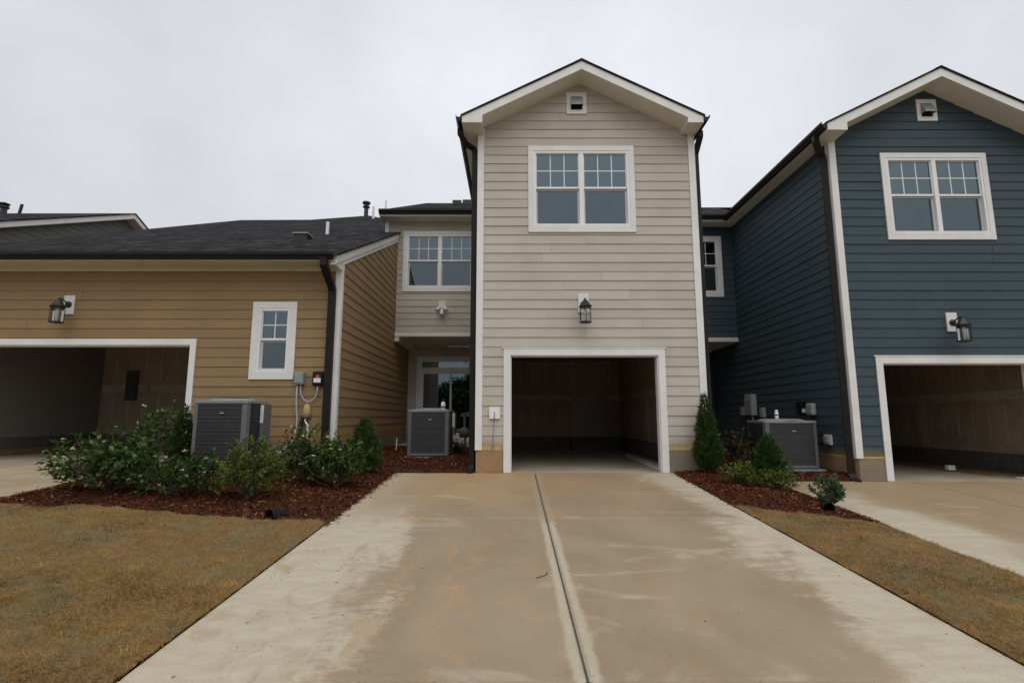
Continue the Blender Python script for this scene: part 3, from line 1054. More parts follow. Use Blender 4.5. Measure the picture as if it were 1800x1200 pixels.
def garage_interior(house, x0, x1, y0, y1, zf, zc, curb, walls, back='drywall', plain_left=False):
    """Unfinished garage: taped drywall above a low block curb, concrete floor."""
    t = 0.05
    floor = MB().box(x0 - .02, x1 + .02, YF - 0.01, y1 + .02, zf - .12, zf).build('garage_floor', 'garage_concrete', house)
    box_part('garage_ceiling', 'drywall', house, x0 - .05, x1 + .05, y0, y1 + .05, zc, zc + .05)
    bw = box_part('garage_back_wall', back, house, x0, x1, y1, y1 + t, curb, zc)
    lw = box_part('garage_side_wall', walls[0], house, x0 - t, x0, y0, y1 + t, curb, zc)
    rw = box_part('garage_side_wall', walls[1], house, x1, x1 + t, y0, y1 + t, curb, zc)
    mb = MB()
    mb.box(x0 - t, x0 + .03, y0, y1 + t, zf + .001, curb).box(x1 - .03, x1 + t, y0, y1 + t, zf + .001, curb).box(x0 + .03, x1 - .03, y1 - .03, y1 + t, zf + .001, curb)
    mb.build('foundation_curb', 'curb_block', house)
    # fastener lines and the long seam, skimmed with compound
    seam = curb + 1.22

    def strip(parent, *b):
        MB().box(*b).build('compound_strip', 'joint_compound', parent)

    for side, xw, sg, par in (('l', x0, 1, lw), ('r', x1, -1, rw)):
        if plain_left and side == 'l':
            continue
        a, b = (xw, xw + .003) if sg > 0 else (xw - .003, xw)
        strip(par, a, b, y0 + .02, y1 - .02, seam - .10, seam + .10)
        strip(par, a, b, (y0 + y1) / 2 - .12, (y0 + y1) / 2 + .12, curb + .05, seam - .102)
        y = y0 + .4
        while y < y1 - .2:
            for (q0, q1) in ((curb + .28, seam - .2), (seam + .25, min(zc, seam + 1.15))):
                if abs(y - (y0 + y1) / 2) > .15 or q0 > seam:
                    strip(par, a, b, y - .022, y + .022, q0 + random.uniform(-.05, .05), q1 + random.uniform(-.05, .05))
            y += 0.406
    strip(bw, x0 + .01, x1 - .01, y1 - .003, y1, seam - .10, seam + .10)
    x = x0 + .35
    while x < x1 - .2:
        for (q0, q1) in ((curb + .28, seam - .2), (seam + .25, min(zc, seam + 1.15))):
            strip(bw, x - .022, x + .022, y1 - .003, y1, q0 + random.uniform(-.05, .05), q1 + random.uniform(-.05, .05))
        x += 0.406
    return lw, rw, bw


# ------------------------------------------------------------------ the beige and the blue house
AX = 1.355          # ridge line of the garage wing
EAVE = 2.315        # half width at the eaves
APEX = 7.866        # top of the rake fascia at the ridge
YR = 9.42           # face of the rake fascia
WL, WR = -0.66, 3.61


def row_house(dx, dz, sid, label, zsid, bayphase, rear_left, spout_right=True):
    house = thing('townhouse', (AX + dx, YF, dz), label, 'house', 'garage fronted townhouses in the row')
    X = lambda x: x + dx
    Z = lambda z: z + dz
    wl, wr = X(WL), X(WR)
    ax = X(AX)
    # --- garage opening and upper window in the front wall
    gx0, gx1, gz1 = X(-0.03), X(2.745), Z(2.15)
    wx0, wx1, wz0, wz1 = X(0.32), X(2.417), Z(4.555), Z(6.341)
    whole = (wx0 + .10, wx1 - .10, wz0 + .115, wz1 - .10)
    holes = [(gx0, gx1, Z(0.0), gz1), whole]
    mb = wall_boxes(wl, wr, Z(0.0), Z(6.70), YF, YF + .15, holes)
    mb.prism([(wl, Z(6.70)), (wr, Z(6.70)), (ax + .1, Z(APEX - .16)), (ax - .1, Z(APEX - .16))], 'y', YF, YF + .15)
    mb.build('front_wall', sid, house)
    # side walls of the wing and the rear wing behind the recess
    box_part('side_wall', sid, house, wl, wl + .15, YF + .15, 16.6, Z(0.0), Z(6.62))
    box_part('side_wall', sid, house, wr - .15, wr, YF + .15, 20.0, Z(0.0), Z(6.62))
    # --- siding
    sl = 0.495
    foot = Z(0.401)
    strip_top = zsid
    out = [(0.11, strip_top), (wr - wl - .11, strip_top), (wr - wl - .11, Z(APEX - .17) - sl * (wr - .11 - ax)), (ax - wl, Z(APEX - .17)), (0.11, Z(APEX - .17) - sl * (ax - wl - .11))]
    siding(house, sid, (wl, YF, 0), (1, 0, 0), (0, -1, 0), out,
           [(gx0 - .125 - wl, gx1 + .125 - wl, -1, gz1 + .125), (wx0 + .012 - wl, wx1 - .012 - wl, wz0 + .012, wz1 - .012)], zsid, joint=0.65)
    for a, b in ((0.11, gx0 - .128 - wl), (gx1 + .128 - wl, wr - wl - .11)):
        box_part('starter_board', 'primer_board', house, wl + a, wl + b, YF - .014, YF + .001, foot, strip_top - .001)
    siding(house, sid, (wl, YF, 0), (0, 1, 0), (-1, 0, 0), [(0.10, strip_top), (6.7, strip_top), (6.7, Z(6.58)), (0.10, Z(6.58))], [], zsid, joint=0.6 if dx else 0.0)
    box_part('starter_board', 'primer_board', house, wl - .014, wl + .001, YF + .10, 16.6, foot, strip_top - .001)
    siding(house, sid, (wr, YF, 0), (0, 1, 0), (1, 0, 0), [(0.10, strip_top), (4.65, strip_top), (4.65, Z(6.58)), (0.10, Z(6.58))], [], zsid)
    # --- foundation
    for a, b in ((wl + .03, gx0 - .128), (gx1 + .128, wr - .03)):
        box_part('foundation', 'stucco_foundation' if not dx and a < ax else 'stucco_grey', house, a, b, YF - .010, YF, Z(-.35), foot)
    box_part('foundation', 'stucco_foundation', house, wl - .008, wl + .001, YF + .02, 16.6, Z(-.35), foot)
    box_part('foundation', 'stucco_grey', house, wr - .001, wr + .008, YF + .02, 20, Z(-.35), foot)
    # --- corner boards
    for (a, b) in ((wl - .022, wl + .108), (wr - .108, wr + .022)):
        box_part('corner_board', 'white_trim', house, a, b, YF - .030, YF + .001, foot, Z(6.72 if a < ax - 1 and not dx else 6.70), bevel=.003)
    box_part('corner_board', 'white_trim', house, wl - .022, wl + .001, YF + .001, YF + .10, foot, Z(6.60))
    box_part('corner_board', 'white_trim', house, wr - .001, wr + .022, YF + .001, YF + .10, foot, Z(6.60))
    # --- garage trim: two legs, a head and the painted jamb returns
    for nm, b in (('garage_trim', (gx0 - .128, gx0, Z(0.002), gz1)), ('garage_trim', (gx1, gx1 + .128, Z(0.002), gz1)), ('garage_trim', (gx0 - .128, gx1 + .128, gz1, gz1 + .128))):
        box_part(nm, 'white_trim', house, b[0], b[1], YF - .036, YF + .001, b[2], b[3], bevel=.003)
    box_part('garage_trim', 'white_trim', house, gx0 - .157, gx1 + .157, YF - .045, YF + .001, gz1 + .1285, gz1 + .150)
    for b in ((gx0 - .001, gx0 + .02, Z(0.002), gz1), (gx1 - .02, gx1 + .001, Z(0.002), gz1), (gx0 + .02, gx1 - .02, gz1 - .02, gz1 + .001)):
        box_part('garage_jamb', 'white_trim', house, b[0], b[1], YF + .002, YF + .16, b[2], b[3])
    # --- window and gable vent
    window(house, wx0, wx1, wz0, wz1, YF, 2, 3, label='double window over the garage opening')
    vx0, vx1, vz0, vz1 = X(1.10) + (.06 if dx else 0), X(1.50) + (.06 if dx else 0), Z(7.03), Z(7.49)
    mb = MB()
    fw = .085
    mb.box(vx0, vx1, YF - .035, YF + .001, vz1 - fw, vz1).box(vx0, vx1, YF - .035, YF + .001, vz0, vz0 + fw)
    mb.box(vx0, vx0 + fw, YF - .035, YF + .001, vz0 + fw, vz1 - fw).box(vx1 - fw, vx1, YF - .035, YF + .001, vz0 + fw, vz1 - fw)
    vent = mb.build('gable_vent', 'white_trim', house)
    a, b = vx0 + fw, vx1 - fw
    box_part('vent_throat', 'black_metal', vent, a, b, YF - .022, YF - .018, vz0 + fw, vz1 - fw)
    h0, h1 = vz0 + fw, vz1 - fw
    MB().raw([(a, YF - .02, h1), (b, YF - .02, h1), (b + .005, YF - .14, h0 + .10), (a - .005, YF - .14, h0 + .10), (b + .005, YF - .14, h0 + .055), (a - .005, YF - .14, h0 + .055), (a, YF - .02, h0 + .06), (b, YF - .02, h0 + .06)],
             [(0, 3, 2, 1), (3, 5, 4, 2), (0, 6, 5, 3), (1, 2, 4, 7)]).build('vent_hood', 'grey_metal', vent)
    # --- roof of the wing
    xe0, xe1 = ax - EAVE, ax + EAVE
    zt = Z(APEX)
    ze = zt - .5 * EAVE
    yb = 17.2
    for sgn, xe in ((-1, xe0), (1, xe1)):
        o_ = xe + sgn * .03
        zo = zt - .5 * (EAVE + .03)
        p = [(ax, zt + .003), (o_, zo + .003), (o_, zo + .035), (ax, zt + .037)]
        if sgn > 0:
            p = p[::-1]
        MB().prism(p, 'y', YR - .025, yb).build('roof_slope', 'shingles', house)
        # fascia with its boxed return at the foot
        zb = Z(6.58)
        xi = xe - sgn * (.39 if sgn < 0 else .30)
        zi = zt - .172 - .5 * abs(xi - ax)
        p = [(ax, zt), (ax, zt - .172), (xi, zi), (xi, zb), (xe, zb), (xe, ze)]
        if sgn < 0:
            p = p[::-1]
        MB().prism(p, 'y', YR, YR + .03).build('rake_fascia', 'white_trim', house)
        # sloping soffit between fascia and wall
        za = zt - .172
        p = [(ax, za + .02), (ax, za), (xi, zi), (xi, zi + .02)]
        if sgn < 0:
            p = p[::-1]
        MB().prism(p, 'y', YR + .03, YF + .02).build('rake_soffit', 'soffit_white', house)
        # boxed eave: level soffit, side fascia, end
        xa, xb = sorted((xi, xe))
        box_part('eave_soffit', 'soffit_white', house, xa, xb, YR + .03, YF - .031, zb, zb + .02)
        wx = wl if sgn < 0 else wr
        xa, xb = sorted((wx - sgn * .001, xe))
        if xb - xa > .03:
            box_part('eave_soffit', 'soffit_white', house, xa, xb, YF - .031, 14.16 if sgn < 0 else 20.0, zb, zb + .02)
        MB().box(min(xi, xi + sgn * .005), max(xi, xi + sgn * .005), YR + .031, YF - .001, zb + .021, zi).build('eave_return', 'soffit_white', house)
        xf = sorted((xe, xe - sgn * .02))
        box_part('eave_fascia', 'white_trim', house, xf[0], xf[1], YR + .03, 14.13 if sgn < 0 else 16.5, zb + .021, ze)
        gutter(house, (xe + sgn * .004, YR - .02), (xe + sgn * .004, 14.05 if sgn < 0 else 16.5), (sgn, 0), Z(6.60))
    mb = MB()
    for i in range(24):
        y = YR - .02 + i * .31
        mb.prism([(ax - .13, zt - .028), (ax, zt + .038), (ax + .13, zt - .028), (ax + .13, zt - .020), (ax, zt + .046), (ax - .13, zt - .020)][::-1], 'y', y, y + .325)
    mb.build('ridge_cap', 'shingles', house)
    # downspouts at the front corners
    xd = wl - .075
    downspout(house, [(xe0 - .06, 9.72, Z(6.61)), (xe0 - .06, 9.72, Z(6.50)), (xd - .16, 9.86, Z(6.36)), (xd - .03, 9.97, Z(6.33)), (xd, 9.99, Z(6.22)), (xd, 9.99, Z(0.12)), (xd + (-.02 if not dx else 0), 9.93, Z(0.02)), (xd + (-.03 if not dx else .02), 9.80, Z(-0.03))])
    xd = wr + .075
    downspout(house, [(xe1 + .055, 9.80, Z(6.61)), (xe1 + .055, 9.80, Z(6.50)), (xd + .02, 9.93, Z(6.34)), (xd, 10.0, Z(6.22)), (xd, 10.0, Z(-.05))])
    # --- garage
    lw, rw, bw = garage_interior(house, X(-.48), X(3.44), YF + .16, 17.0, Z(0.0), Z(2.80), Z(0.40), ('drywall', 'drywall'))
    d0, d1 = X(2.05 if not dx else 1.9), X(3.00 if not dx else 2.85)
    d0, d1 = X(1.93), X(3.02)
    door = box_part('house_door', 'interior_door', house, d0, d1, 16.95, 16.996, Z(.41), Z(2.56))
    MB().lathe((d0 + .10, 0, 0), [(0.001, 0), (.03, .01), (.034, .03), (.02, .05)], 10)
    MB().tube([(d0 + .12, 16.95, Z(1.42)), (d0 + .12, 16.88, Z(1.42))], [.012, .034], 10).build('knob', 'grey_metal', door)
    MB().box(d0 - .09, d1 + .09, 16.2, 16.97, Z(.002), Z(.19)).box(d0 - .09, d1 + .09, 16.55, 16.97, Z(.191), Z(.37)).build('garage_step', 'curb_block', house)
    # --- rear wing beside the recess: upper storey overhangs the patio
    yr = 14.6
    rl = X(-3.62)
    bx0, bx1, bz0, bz1 = X(-3.105), X(-1.005), Z(4.507), Z(6.282)
    bh = (bx0 + .10, bx1 - .10, bz0 + .115, bz1 - .10)
    wall_boxes(rl, wl, Z(3.24), Z(6.60), yr, yr + .15, [bh]).build('rear_wing_wall', sid, house)
    box_part('rear_wing_wall', sid, house, rl, rl + .15, yr + .15, 20, Z(3.24), Z(6.6))
    siding(house, sid, (rl, yr, 0), (1, 0, 0), (0, -1, 0), [(0.09, Z(3.35)), (wl - rl - .02, Z(3.35)), (wl - rl - .02, Z(6.56)), (0.09, Z(6.56))],
           [(bx0 + .012 - rl, bx1 - .012 - rl, bz0 + .012, bz1 - .012)], bayphase)
    window(house, bx0, bx1, bz0, bz1, yr, 2, 3, label='double window on the recessed upper wall')
    rl2 = X(-3.27)
    box_part('skirt_board', 'white_trim', house, rl2, wl - .02, yr - .032, yr + .001, Z(3.238), Z(3.349))
    box_part('corner_board', 'white_trim', house, rl - .02, rl + .088, yr - .030, yr + .001, Z(3.35), Z(6.56))
    box_part('porch_soffit', 'soffit_white', house, rl2, wl - .02, yr + .001, 16.6, Z(3.222), Z(3.239))
    box_part('porch_beam', 'soffit_white', house, rl2, rl2 + .12, yr - .02, 16.6, Z(3.10), Z(3.2215))
    # patio and its glazed door
    box_part('patio_slab', 'side_concrete', house, X(-3.26), wl - .03, yr + .0, 16.6, Z(-.1), Z(.25))
    px0, px1 = X(-2.99), X(-0.9)
    wall_boxes(rl2, wl, Z(-.1), Z(3.22), 16.6, 16.75, [(px0 + .1, px1 - .06, Z(.40), Z(2.80))]).build('patio_wall', sid, house)
    siding(house, sid, (rl2, 16.6, 0), (1, 0, 0), (0, -1, 0), [(0.03, Z(.40)), (wl - rl2 - .02, Z(.40)), (wl - rl2 - .02, Z(3.2)), (0.03, Z(3.2))],
           [(px0 + .01 - rl2, px1 - .01 - rl2, -1, Z(2.88))], zsid)
    mb = MB()
    mb.box(px0, px0 + .10, 16.56, 16.601, Z(.25), Z(2.89)).box(px1 - .06, px1, 16.56, 16.601, Z(.25), Z(2.89)).box(px0 + .10, px1 - .06, 16.56, 16.601, Z(2.79), Z(2.89))
    mb.box(px0 + .10, px1 - .06, 16.54, 16.62, Z(.25), Z(.44))
    pd = mb.build('patio_door', 'white_trim', house)
    ia, ib = px0 + .10, px1 - .06
    mid = (ia + ib) / 2
    mb = MB()
    mb.box(ia, ib, 16.6, 16.68, Z(2.42), Z(2.55)).box(ia, ia + .05, 16.6, 16.68, Z(.44), Z(2.42)).box(ib - .05, ib, 16.6, 16.68, Z(.44), Z(2.42))
    mb.box(ia, ib, 16.6, 16.68, Z(2.74), Z(2.79)).box(ia, ia + .05, 16.6, 16.68, Z(2.55), Z(2.74)).box(ib - .05, ib, 16.6, 16.68, Z(2.55), Z(2.74))
    mb.build('door_frame', 'vinyl_white', pd)
    for (a, b, y) in ((ia + .05, mid + .03, 16.63), (mid - .03, ib - .05, 16.66)):
        m2 = MB()
        m2.box(a, a + .06, y, y + .028, Z(.44), Z(2.42)).box(b - .06, b, y, y + .028, Z(.44), Z(2.42))
        m2.box(a + .06, b - .06, y, y + .028, Z(2.36), Z(2.42)).box(a + .06, b - .06, y, y + .028, Z(.44), Z(.54))
        m2.build('sliding_leaf', 'vinyl_white', pd)
        MB().raw([(a + .06, y + .01, Z(.54)), (b - .06, y + .01, Z(.54)), (b - .06, y + .01, Z(2.36)), (a + .06, y + .01, Z(2.36))], [(0, 1, 2, 3)]).build('pane', 'window_glass', pd)
    MB().raw([(ia + .05, 16.64, Z(2.55)), (ib - .05, 16.64, Z(2.55)), (ib - .05, 16.64, Z(2.74)), (ia + .05, 16.64, Z(2.74))], [(0, 1, 2, 3)]).build('pane', 'window_glass', pd)
    mb = MB()
    v = [(rl2, 16.76, Z(.3)), (wl, 16.76, Z(.3)), (wl, 21, Z(.3)), (rl2, 21, Z(.3)), (rl2, 16.76, Z(3)), (wl, 16.76, Z(3)), (wl, 21, Z(3)), (rl2, 21, Z(3))]
    mb.raw(v, [(0, 1, 2, 3), (4, 7, 6, 5), (1, 5, 6, 2), (2, 6, 7, 3), (3, 7, 4, 0)]).build('room', 'room_paint', pd)
    # rear wing roof
    ge = 14.13
    xl_ = X(-3.71)
    zr = Z(6.745)
    pts = [(xl_, ge - .03, zr - .015), (wl + .4, ge - .03, zr - .015), (wl + .4, 16.7, zr + 1.28), (X(-2.83), 16.7, zr + 1.28)]
    low = [(a, b, c - .05) for a, b, c in pts]
    MB().raw(pts + low, [(0, 1, 2, 3), (7, 6, 5, 4), (0, 4, 5, 1), (1, 5, 6, 2), (2, 6, 7, 3), (3, 7, 4, 0)]).build('roof_slope', 'shingles', house)
    bk = [(xl_, ge - .03, zr - .015), (X(-2.83), 16.7, zr + 1.28), (X(-2.83), 19.5, zr + 1.28), (xl_, 19.5, zr - .015)]
    lw2 = [(a, b, c - .05) for a, b, c in bk]
    MB().raw(bk + lw2, [(0, 1, 2, 3), (7, 6, 5, 4), (0, 4, 5, 1), (1, 5, 6, 2), (2, 6, 7, 3), (3, 7, 4, 0)]).build('roof_slope', 'shingles', house)
    MB().raw([(X(-2.83), 16.7, zr + 1.28), (wr + .2, 16.7, zr + 1.28), (wr + .2, 19.5, zr - .02), (X(-2.83), 19.5, zr - .02)], [(0, 1, 2, 3)]).build('roof_slope', 'shingles', house)
    box_part('eave_soffit', 'soffit_white', house, xl_ + .02, wl - .001, ge, yr + .02, Z(6.56), Z(6.578))
    box_part('eave_fascia', 'white_trim', house, xl_ + .02, xe0 - .12, ge, ge + .02, Z(6.579), Z(6.73))
    box_part('eave_fascia', 'white_trim', house, xl_, xl_ + .019, ge, 19.4, Z(6.56), Z(6.73))
    gutter(house, (xl_, ge), (xe0 - .0, ge), (0, -1), Z(6.61))
    # vents on the rear roof
    for (vx, vy) in ((X(-1.75), 16.1), (X(-1.45), 16.3)):
        zz = zr + (vy - ge) * .498
        MB().box(vx - .14, vx + .14, vy - .14, vy + .14, zz - .08, zz + .10).build('roof_vent', 'black_metal', house, bevel=.02)
    return house, lw, rw


beige, blw, brw = row_house(0.0, 0.0, 'beige_siding', 'beige sided townhouse with single open garage and white gable trim', 0.484, 3.542, None)
blue, ulw, urw = row_house(DX, DZ, 'blue_siding', 'dark blue sided townhouse with white trim and open garage', 0.295, 3.38, None)
MB().tube([(5.45, 15.6, 7.0), (5.45, 15.6, 7.78)], .035, 10).build('plumbing_vent', 'white_plastic', blue)


# ------------------------------------------------------------------ the tan house
def tan_house():
    h = thing('townhouse', (-7.3, YF, 0.17), 'tan sided house with low dark roof and wide open garage', 'house', 'garage fronted townhouses in the row')
    x0, x1 = -11.35, -3.28
    zf = 0.17
    sid = 'tan_siding'
    zs0 = 0.655
    foot = 0.555
    gx0, gx1, gz1 = -10.94, -6.06, 2.345
    wx0, wx1, wz0, wz1 = -4.922, -4.085, 1.696, 3.174
    top = 3.776
    wall_boxes(x0, x1, zf, 3.98, YF, YF + .15, [(gx0, gx1, zf, gz1), (wx0 + .13, wx1 - .13, wz0 + .14, wz1 - .13)]).build('front_wall', sid, h)
    siding(h, sid, (x0, YF, 0), (1, 0, 0), (0, -1, 0), [(0.1, zs0), (x1 - x0 - .10, zs0), (x1 - x0 - .10, top), (0.1, top)],
           [(gx0 - .115 - x0, gx1 + .105 - x0, -1, gz1 + .12), (wx0 + .012 - x0, wx1 - .012 - x0, wz0 + .012, wz1 - .012)], zs0, joint=0.6)
    box_part('starter_board', sid, h, gx1 + .113, x1 - .10, YF - .012, YF + .001, foot, zs0 - .001)
    box_part('foundation', 'stucco_grey', h, gx1 + .113, x1 - .02, YF - .008, YF + .001, -.3, foot)
    # side wall under the rake
    sl = .44
    zr = lambda y: 4.02 + sl * (y - 9.5)
    MB().prism([(YF + .15, -.3), (21.2, -.3), (21.2, zr(21.2) - .1), (YF + .15, zr(YF + .15) - .1)], 'x', x1 - .15, x1).build('side_wall', sid, h)
    MB().prism([(YF + .15, -.3), (21.2, -.3), (21.2, zr(21.2) - .1), (YF + .15, zr(YF + .15) - .1)], 'x', x0, x0 + .15).build('side_wall', sid, h)
    siding(h, sid, (x1, YF, 0), (0, 1, 0), (1, 0, 0), [(0.09, zs0), (6.7, zs0), (6.7, zr(16.6) - .16), (0.09, zr(YF + .09) - .16)], [], zs0, joint=0.6)
    box_part('starter_board', sid, h, x1 - .001, x1 + .012, YF + .09, 16.6, foot, zs0 - .001)
    box_part('foundation', 'stucco_grey', h, x1 - .001, x1 + .008, YF + .0, 16.6, -.3, foot)
    box_part('corner_board', 'white_trim', h, x1 - .10, x1 + .018, YF - .030, YF + .001, foot + .02, 3.86, bevel=.003)
    box_part('corner_board', 'white_trim', h, x1 - .001, x1 + .024, YF + .001, YF + .088, foot + .02, 3.95)
    # garage trim
    for b in ((gx1, gx1 + .112, zf + .002, gz1), (gx0 - .112, gx0, zf + .002, gz1), (gx0 - .112, gx1 + .112, gz1, gz1 + .118)):
        box_part('garage_trim', 'white_trim', h, b[0], b[1], YF - .036, YF + .001, b[2], b[3], bevel=.003)
    for b in ((gx1 - .02, gx1 + .001, zf + .002, gz1), (gx0 - .001, gx0 + .02, zf + .002, gz1), (gx0 + .02, gx1 - .02, gz1 - .02, gz1 + .001)):
        box_part('garage_jamb', 'white_trim', h, b[0], b[1], YF + .002, YF + .16, b[2], b[3])
    window(h, wx0, wx1, wz0, wz1, YF, 1, 2, casing=.125, sill=.135, label='small single window right of the wide garage')
    # eave: soffit, fascia, gutter
    ye = 9.42
    box_part('eave_soffit', 'tan_soffit', h, x0 - .1, x1 + .02, ye + .02, YF, 3.845, 3.865)
    box_part('frieze_board', 'tan_soffit', h, x0 - .0, x1 - .10, YF - .032, YF + .001, 3.777, 3.8445)
    box_part('eave_fascia', 'white_trim', h, x0 - .1, x1 + .02, ye, ye + .02, 3.845, 3.985)
    gutter(h, (x0 - .12, ye), (x1 + .0, ye), (0, -1), 3.865)
    # rake board and frieze
    xr = x1 + .055
    pr = [(ye, zr(ye) - .02), (14.6, zr(14.6) - .02), (14.6, zr(14.6) - .19), (ye + .1, zr(ye + .1) - .19), (ye, 3.80)]
    MB().prism(pr, 'x', x1 + .03, xr).build('rake_fascia', 'white_trim', h)
    pr = [(9.80, zr(9.80) - .191), (14.6, zr(14.6) - .191), (14.6, zr(14.6) - .29), (9.80, zr(9.80) - .29)]
    MB().prism(pr, 'x', x1 + .0, xr - .022).build('rake_frieze', 'white_trim', h)
    MB().prism([(ye + .021, 3.779), (YF - .031, 3.779), (YF - .031, zr(YF) - .25), (ye + .021, zr(ye) - .05)], 'x', x1 - .06, x1 + .03).build('eave_return', 'white_trim', h)
    # roof
    pts2 = [(-11.43, 9.36), (xr + .03, 9.36), (xr + .03, 14.6), (-3.62, 14.6), (-3.62, 20.4), (-6.0, 23.2), (-7.3, 25.8), (-8.6, 21.6), (-11.43, 21.35)]
    n = len(pts2)
    vs_ = [(a, b, zr(b)) for a, b in pts2] + [(a, b, zr(b) - .035) for a, b in pts2]
    fs_ = [tuple(range(n)), tuple(range(n, 2 * n))[::-1]] + [(i, i + n, (i + 1) % n + n, (i + 1) % n) for i in range(n)]
    MB().raw(vs_, fs_).build('roof_slope', 'shingles', h)
    MB().raw([(-11.43, 21.35, zr(21.35)), (-8.6, 21.6, zr(21.6)), (-7.3, 25.8, zr(25.8)), (-6.0, 23.2, zr(23.2)), (-3.7, 31, 5), (-11.43, 31, 5)], [(0, 1, 2, 3, 4, 5)]).build('roof_slope', 'shingles', h)
    MB().prism([(ye, zr(ye) - .036), (21.3, zr(21.3) - .036), (21.3, zr(21.3) - .2), (ye, zr(ye) - .2)], 'x', -11.41, -11.38).build('rake_fascia', 'white_trim', h)
    # fittings on the roof
    zz = zr(12.2)
    v = MB().box(-5.17, -4.86, 12.05, 12.35, zz - .10, zz + .10).build('roof_vent', 'black_metal', h)
    MB().box(-5.20, -4.83, 12.02, 12.38, zz + .101, zz + .125).build('vent_cap', 'conduit_grey', v)
    for (x, y, r, hh, m) in ((-5.05, 13.9, .045, .34, 'white_plastic'), (-6.2, 22.6, .055, .55, 'white_plastic'), (-5.6, 22.4, .04, .85, 'white_plastic')):
        MB().tube([(x, y, zr(y) - .05), (x, y, zr(y) + hh)], r, 10).build('plumbing_vent', m, h)
    zz = zr(22.0)
    MB().lathe((-6.35, 22.0, zz - .05), [(.09, 0), (.09, .55), (.15, .58), (.15, .62), (.10, .66), (.10, .72), (.17, .75), (.17, .82), (.02, .88)], 14).build('flue_stack', 'black_metal', h)
    # downspout at the right front corner
    xd = -3.415
    downspout(h, [(xd - .02, ye - .06, 3.885), (xd - .02, ye - .06, 3.76), (xd, ye + .08, 3.62), (xd, YF - .16, 3.48), (xd, YF - .075, 3.38), (xd, YF - .07, 3.25), (xd, YF - .07, 0.02)], .092)
    # garage
    lw, rw, bw = garage_interior(h, -11.14, -3.5, YF + .16, 14.4, zf, 3.0, .56, ('grey_drywall', 'drywall'), plain_left=True)
    pb = box_part('breaker_panel', 'panel_grey', h, -10.45, -10.15, 14.33, 14.398, 1.45, 2.25)
    MB().box(-9.98, -9.83, 14.36, 14.398, 1.62, 1.90).build('junction_box', 'grey_metal', h)
    box_part('baseboard_plank', 'cardboard', h, -11.108, -11.07, 10.4, 14.2, zf + .002, zf + .13)
    return h


tan = tan_house()


# ------------------------------------------------------------------ grey house beyond the tan roof
def grey_house():
    xg = -14.0
    ya, za = 18.3, 8.27
    h = thing('townhouse', (xg, ya, 0), 'grey sided house gable showing above the tan house roof', 'house', 'garage fronted townhouses in the row')
    sl = .44
    y0, y1 = 9.9, 27.7
    zl = lambda y: za - .18 - sl * abs(y - ya)
    MB().prism([(y0, 0), (y1, 0), (y1, zl(y1)), (ya, zl(ya)), (y0, zl(y0))], 'x', xg - .2, xg).build('gable_wall', 'grey_siding', h)
    siding(h, 'grey_siding', (xg, y0, 0), (0, 1, 0), (1, 0, 0), [(0, 4.6), (17.8, 4.6), (ya - y0 + .001, zl(ya)), (ya - y0, zl(ya))] if False else [(0.0, zl(y0)), (17.8, zl(y1)), (ya - y0, zl(ya))], [], 4.6)
    for sg, ye in ((-1, y0 - .4), (1, y1 + .4)):
        zt = lambda y: za - sl * abs(y - ya)
        MB().prism([(ya, zt(ya)), (ye, zt(ye)), (ye, zt(ye) - .16), (ya, zt(ya) - .16)], 'x', xg + .33, xg + .36).build('rake_fascia', 'white_trim', h)
        MB().prism([(ya, zt(ya) - .16), (ye, zt(ye) - .16), (ye, zt(ye) - .18), (ya, zt(ya) - .18)], 'x', xg - .05, xg + .33).build('rake_soffit', 'soffit_white', h)
        MB().prism([(ya, zt(ya) + .04), (ye, zt(ye) + .04), (ye, zt(ye) + .002), (ya, zt(ya) + .002)], 'x', xg - 9, xg + .39).build('roof_slope', 'shingles', h)
    # louvre on the gable and flues on the ridge
    box_part('gable_vent', 'white_trim', h, xg - .01, xg + .05, 14.05, 14.35, 5.45, 5.75)
    MB().lathe((-18.42, ya, za - .12), [(.10, 0), (.10, .34), (.15, .36), (.15, .42), (.12, .45), (.17, .52), (.02, .58)], 14).build('flue_stack', 'black_metal', h)
    MB().tube([(-17.86, ya, za - .1), (-17.78, ya, za + .38)], .05, 10).build('plumbing_vent', 'black_metal', h)
    return h


grey_house()


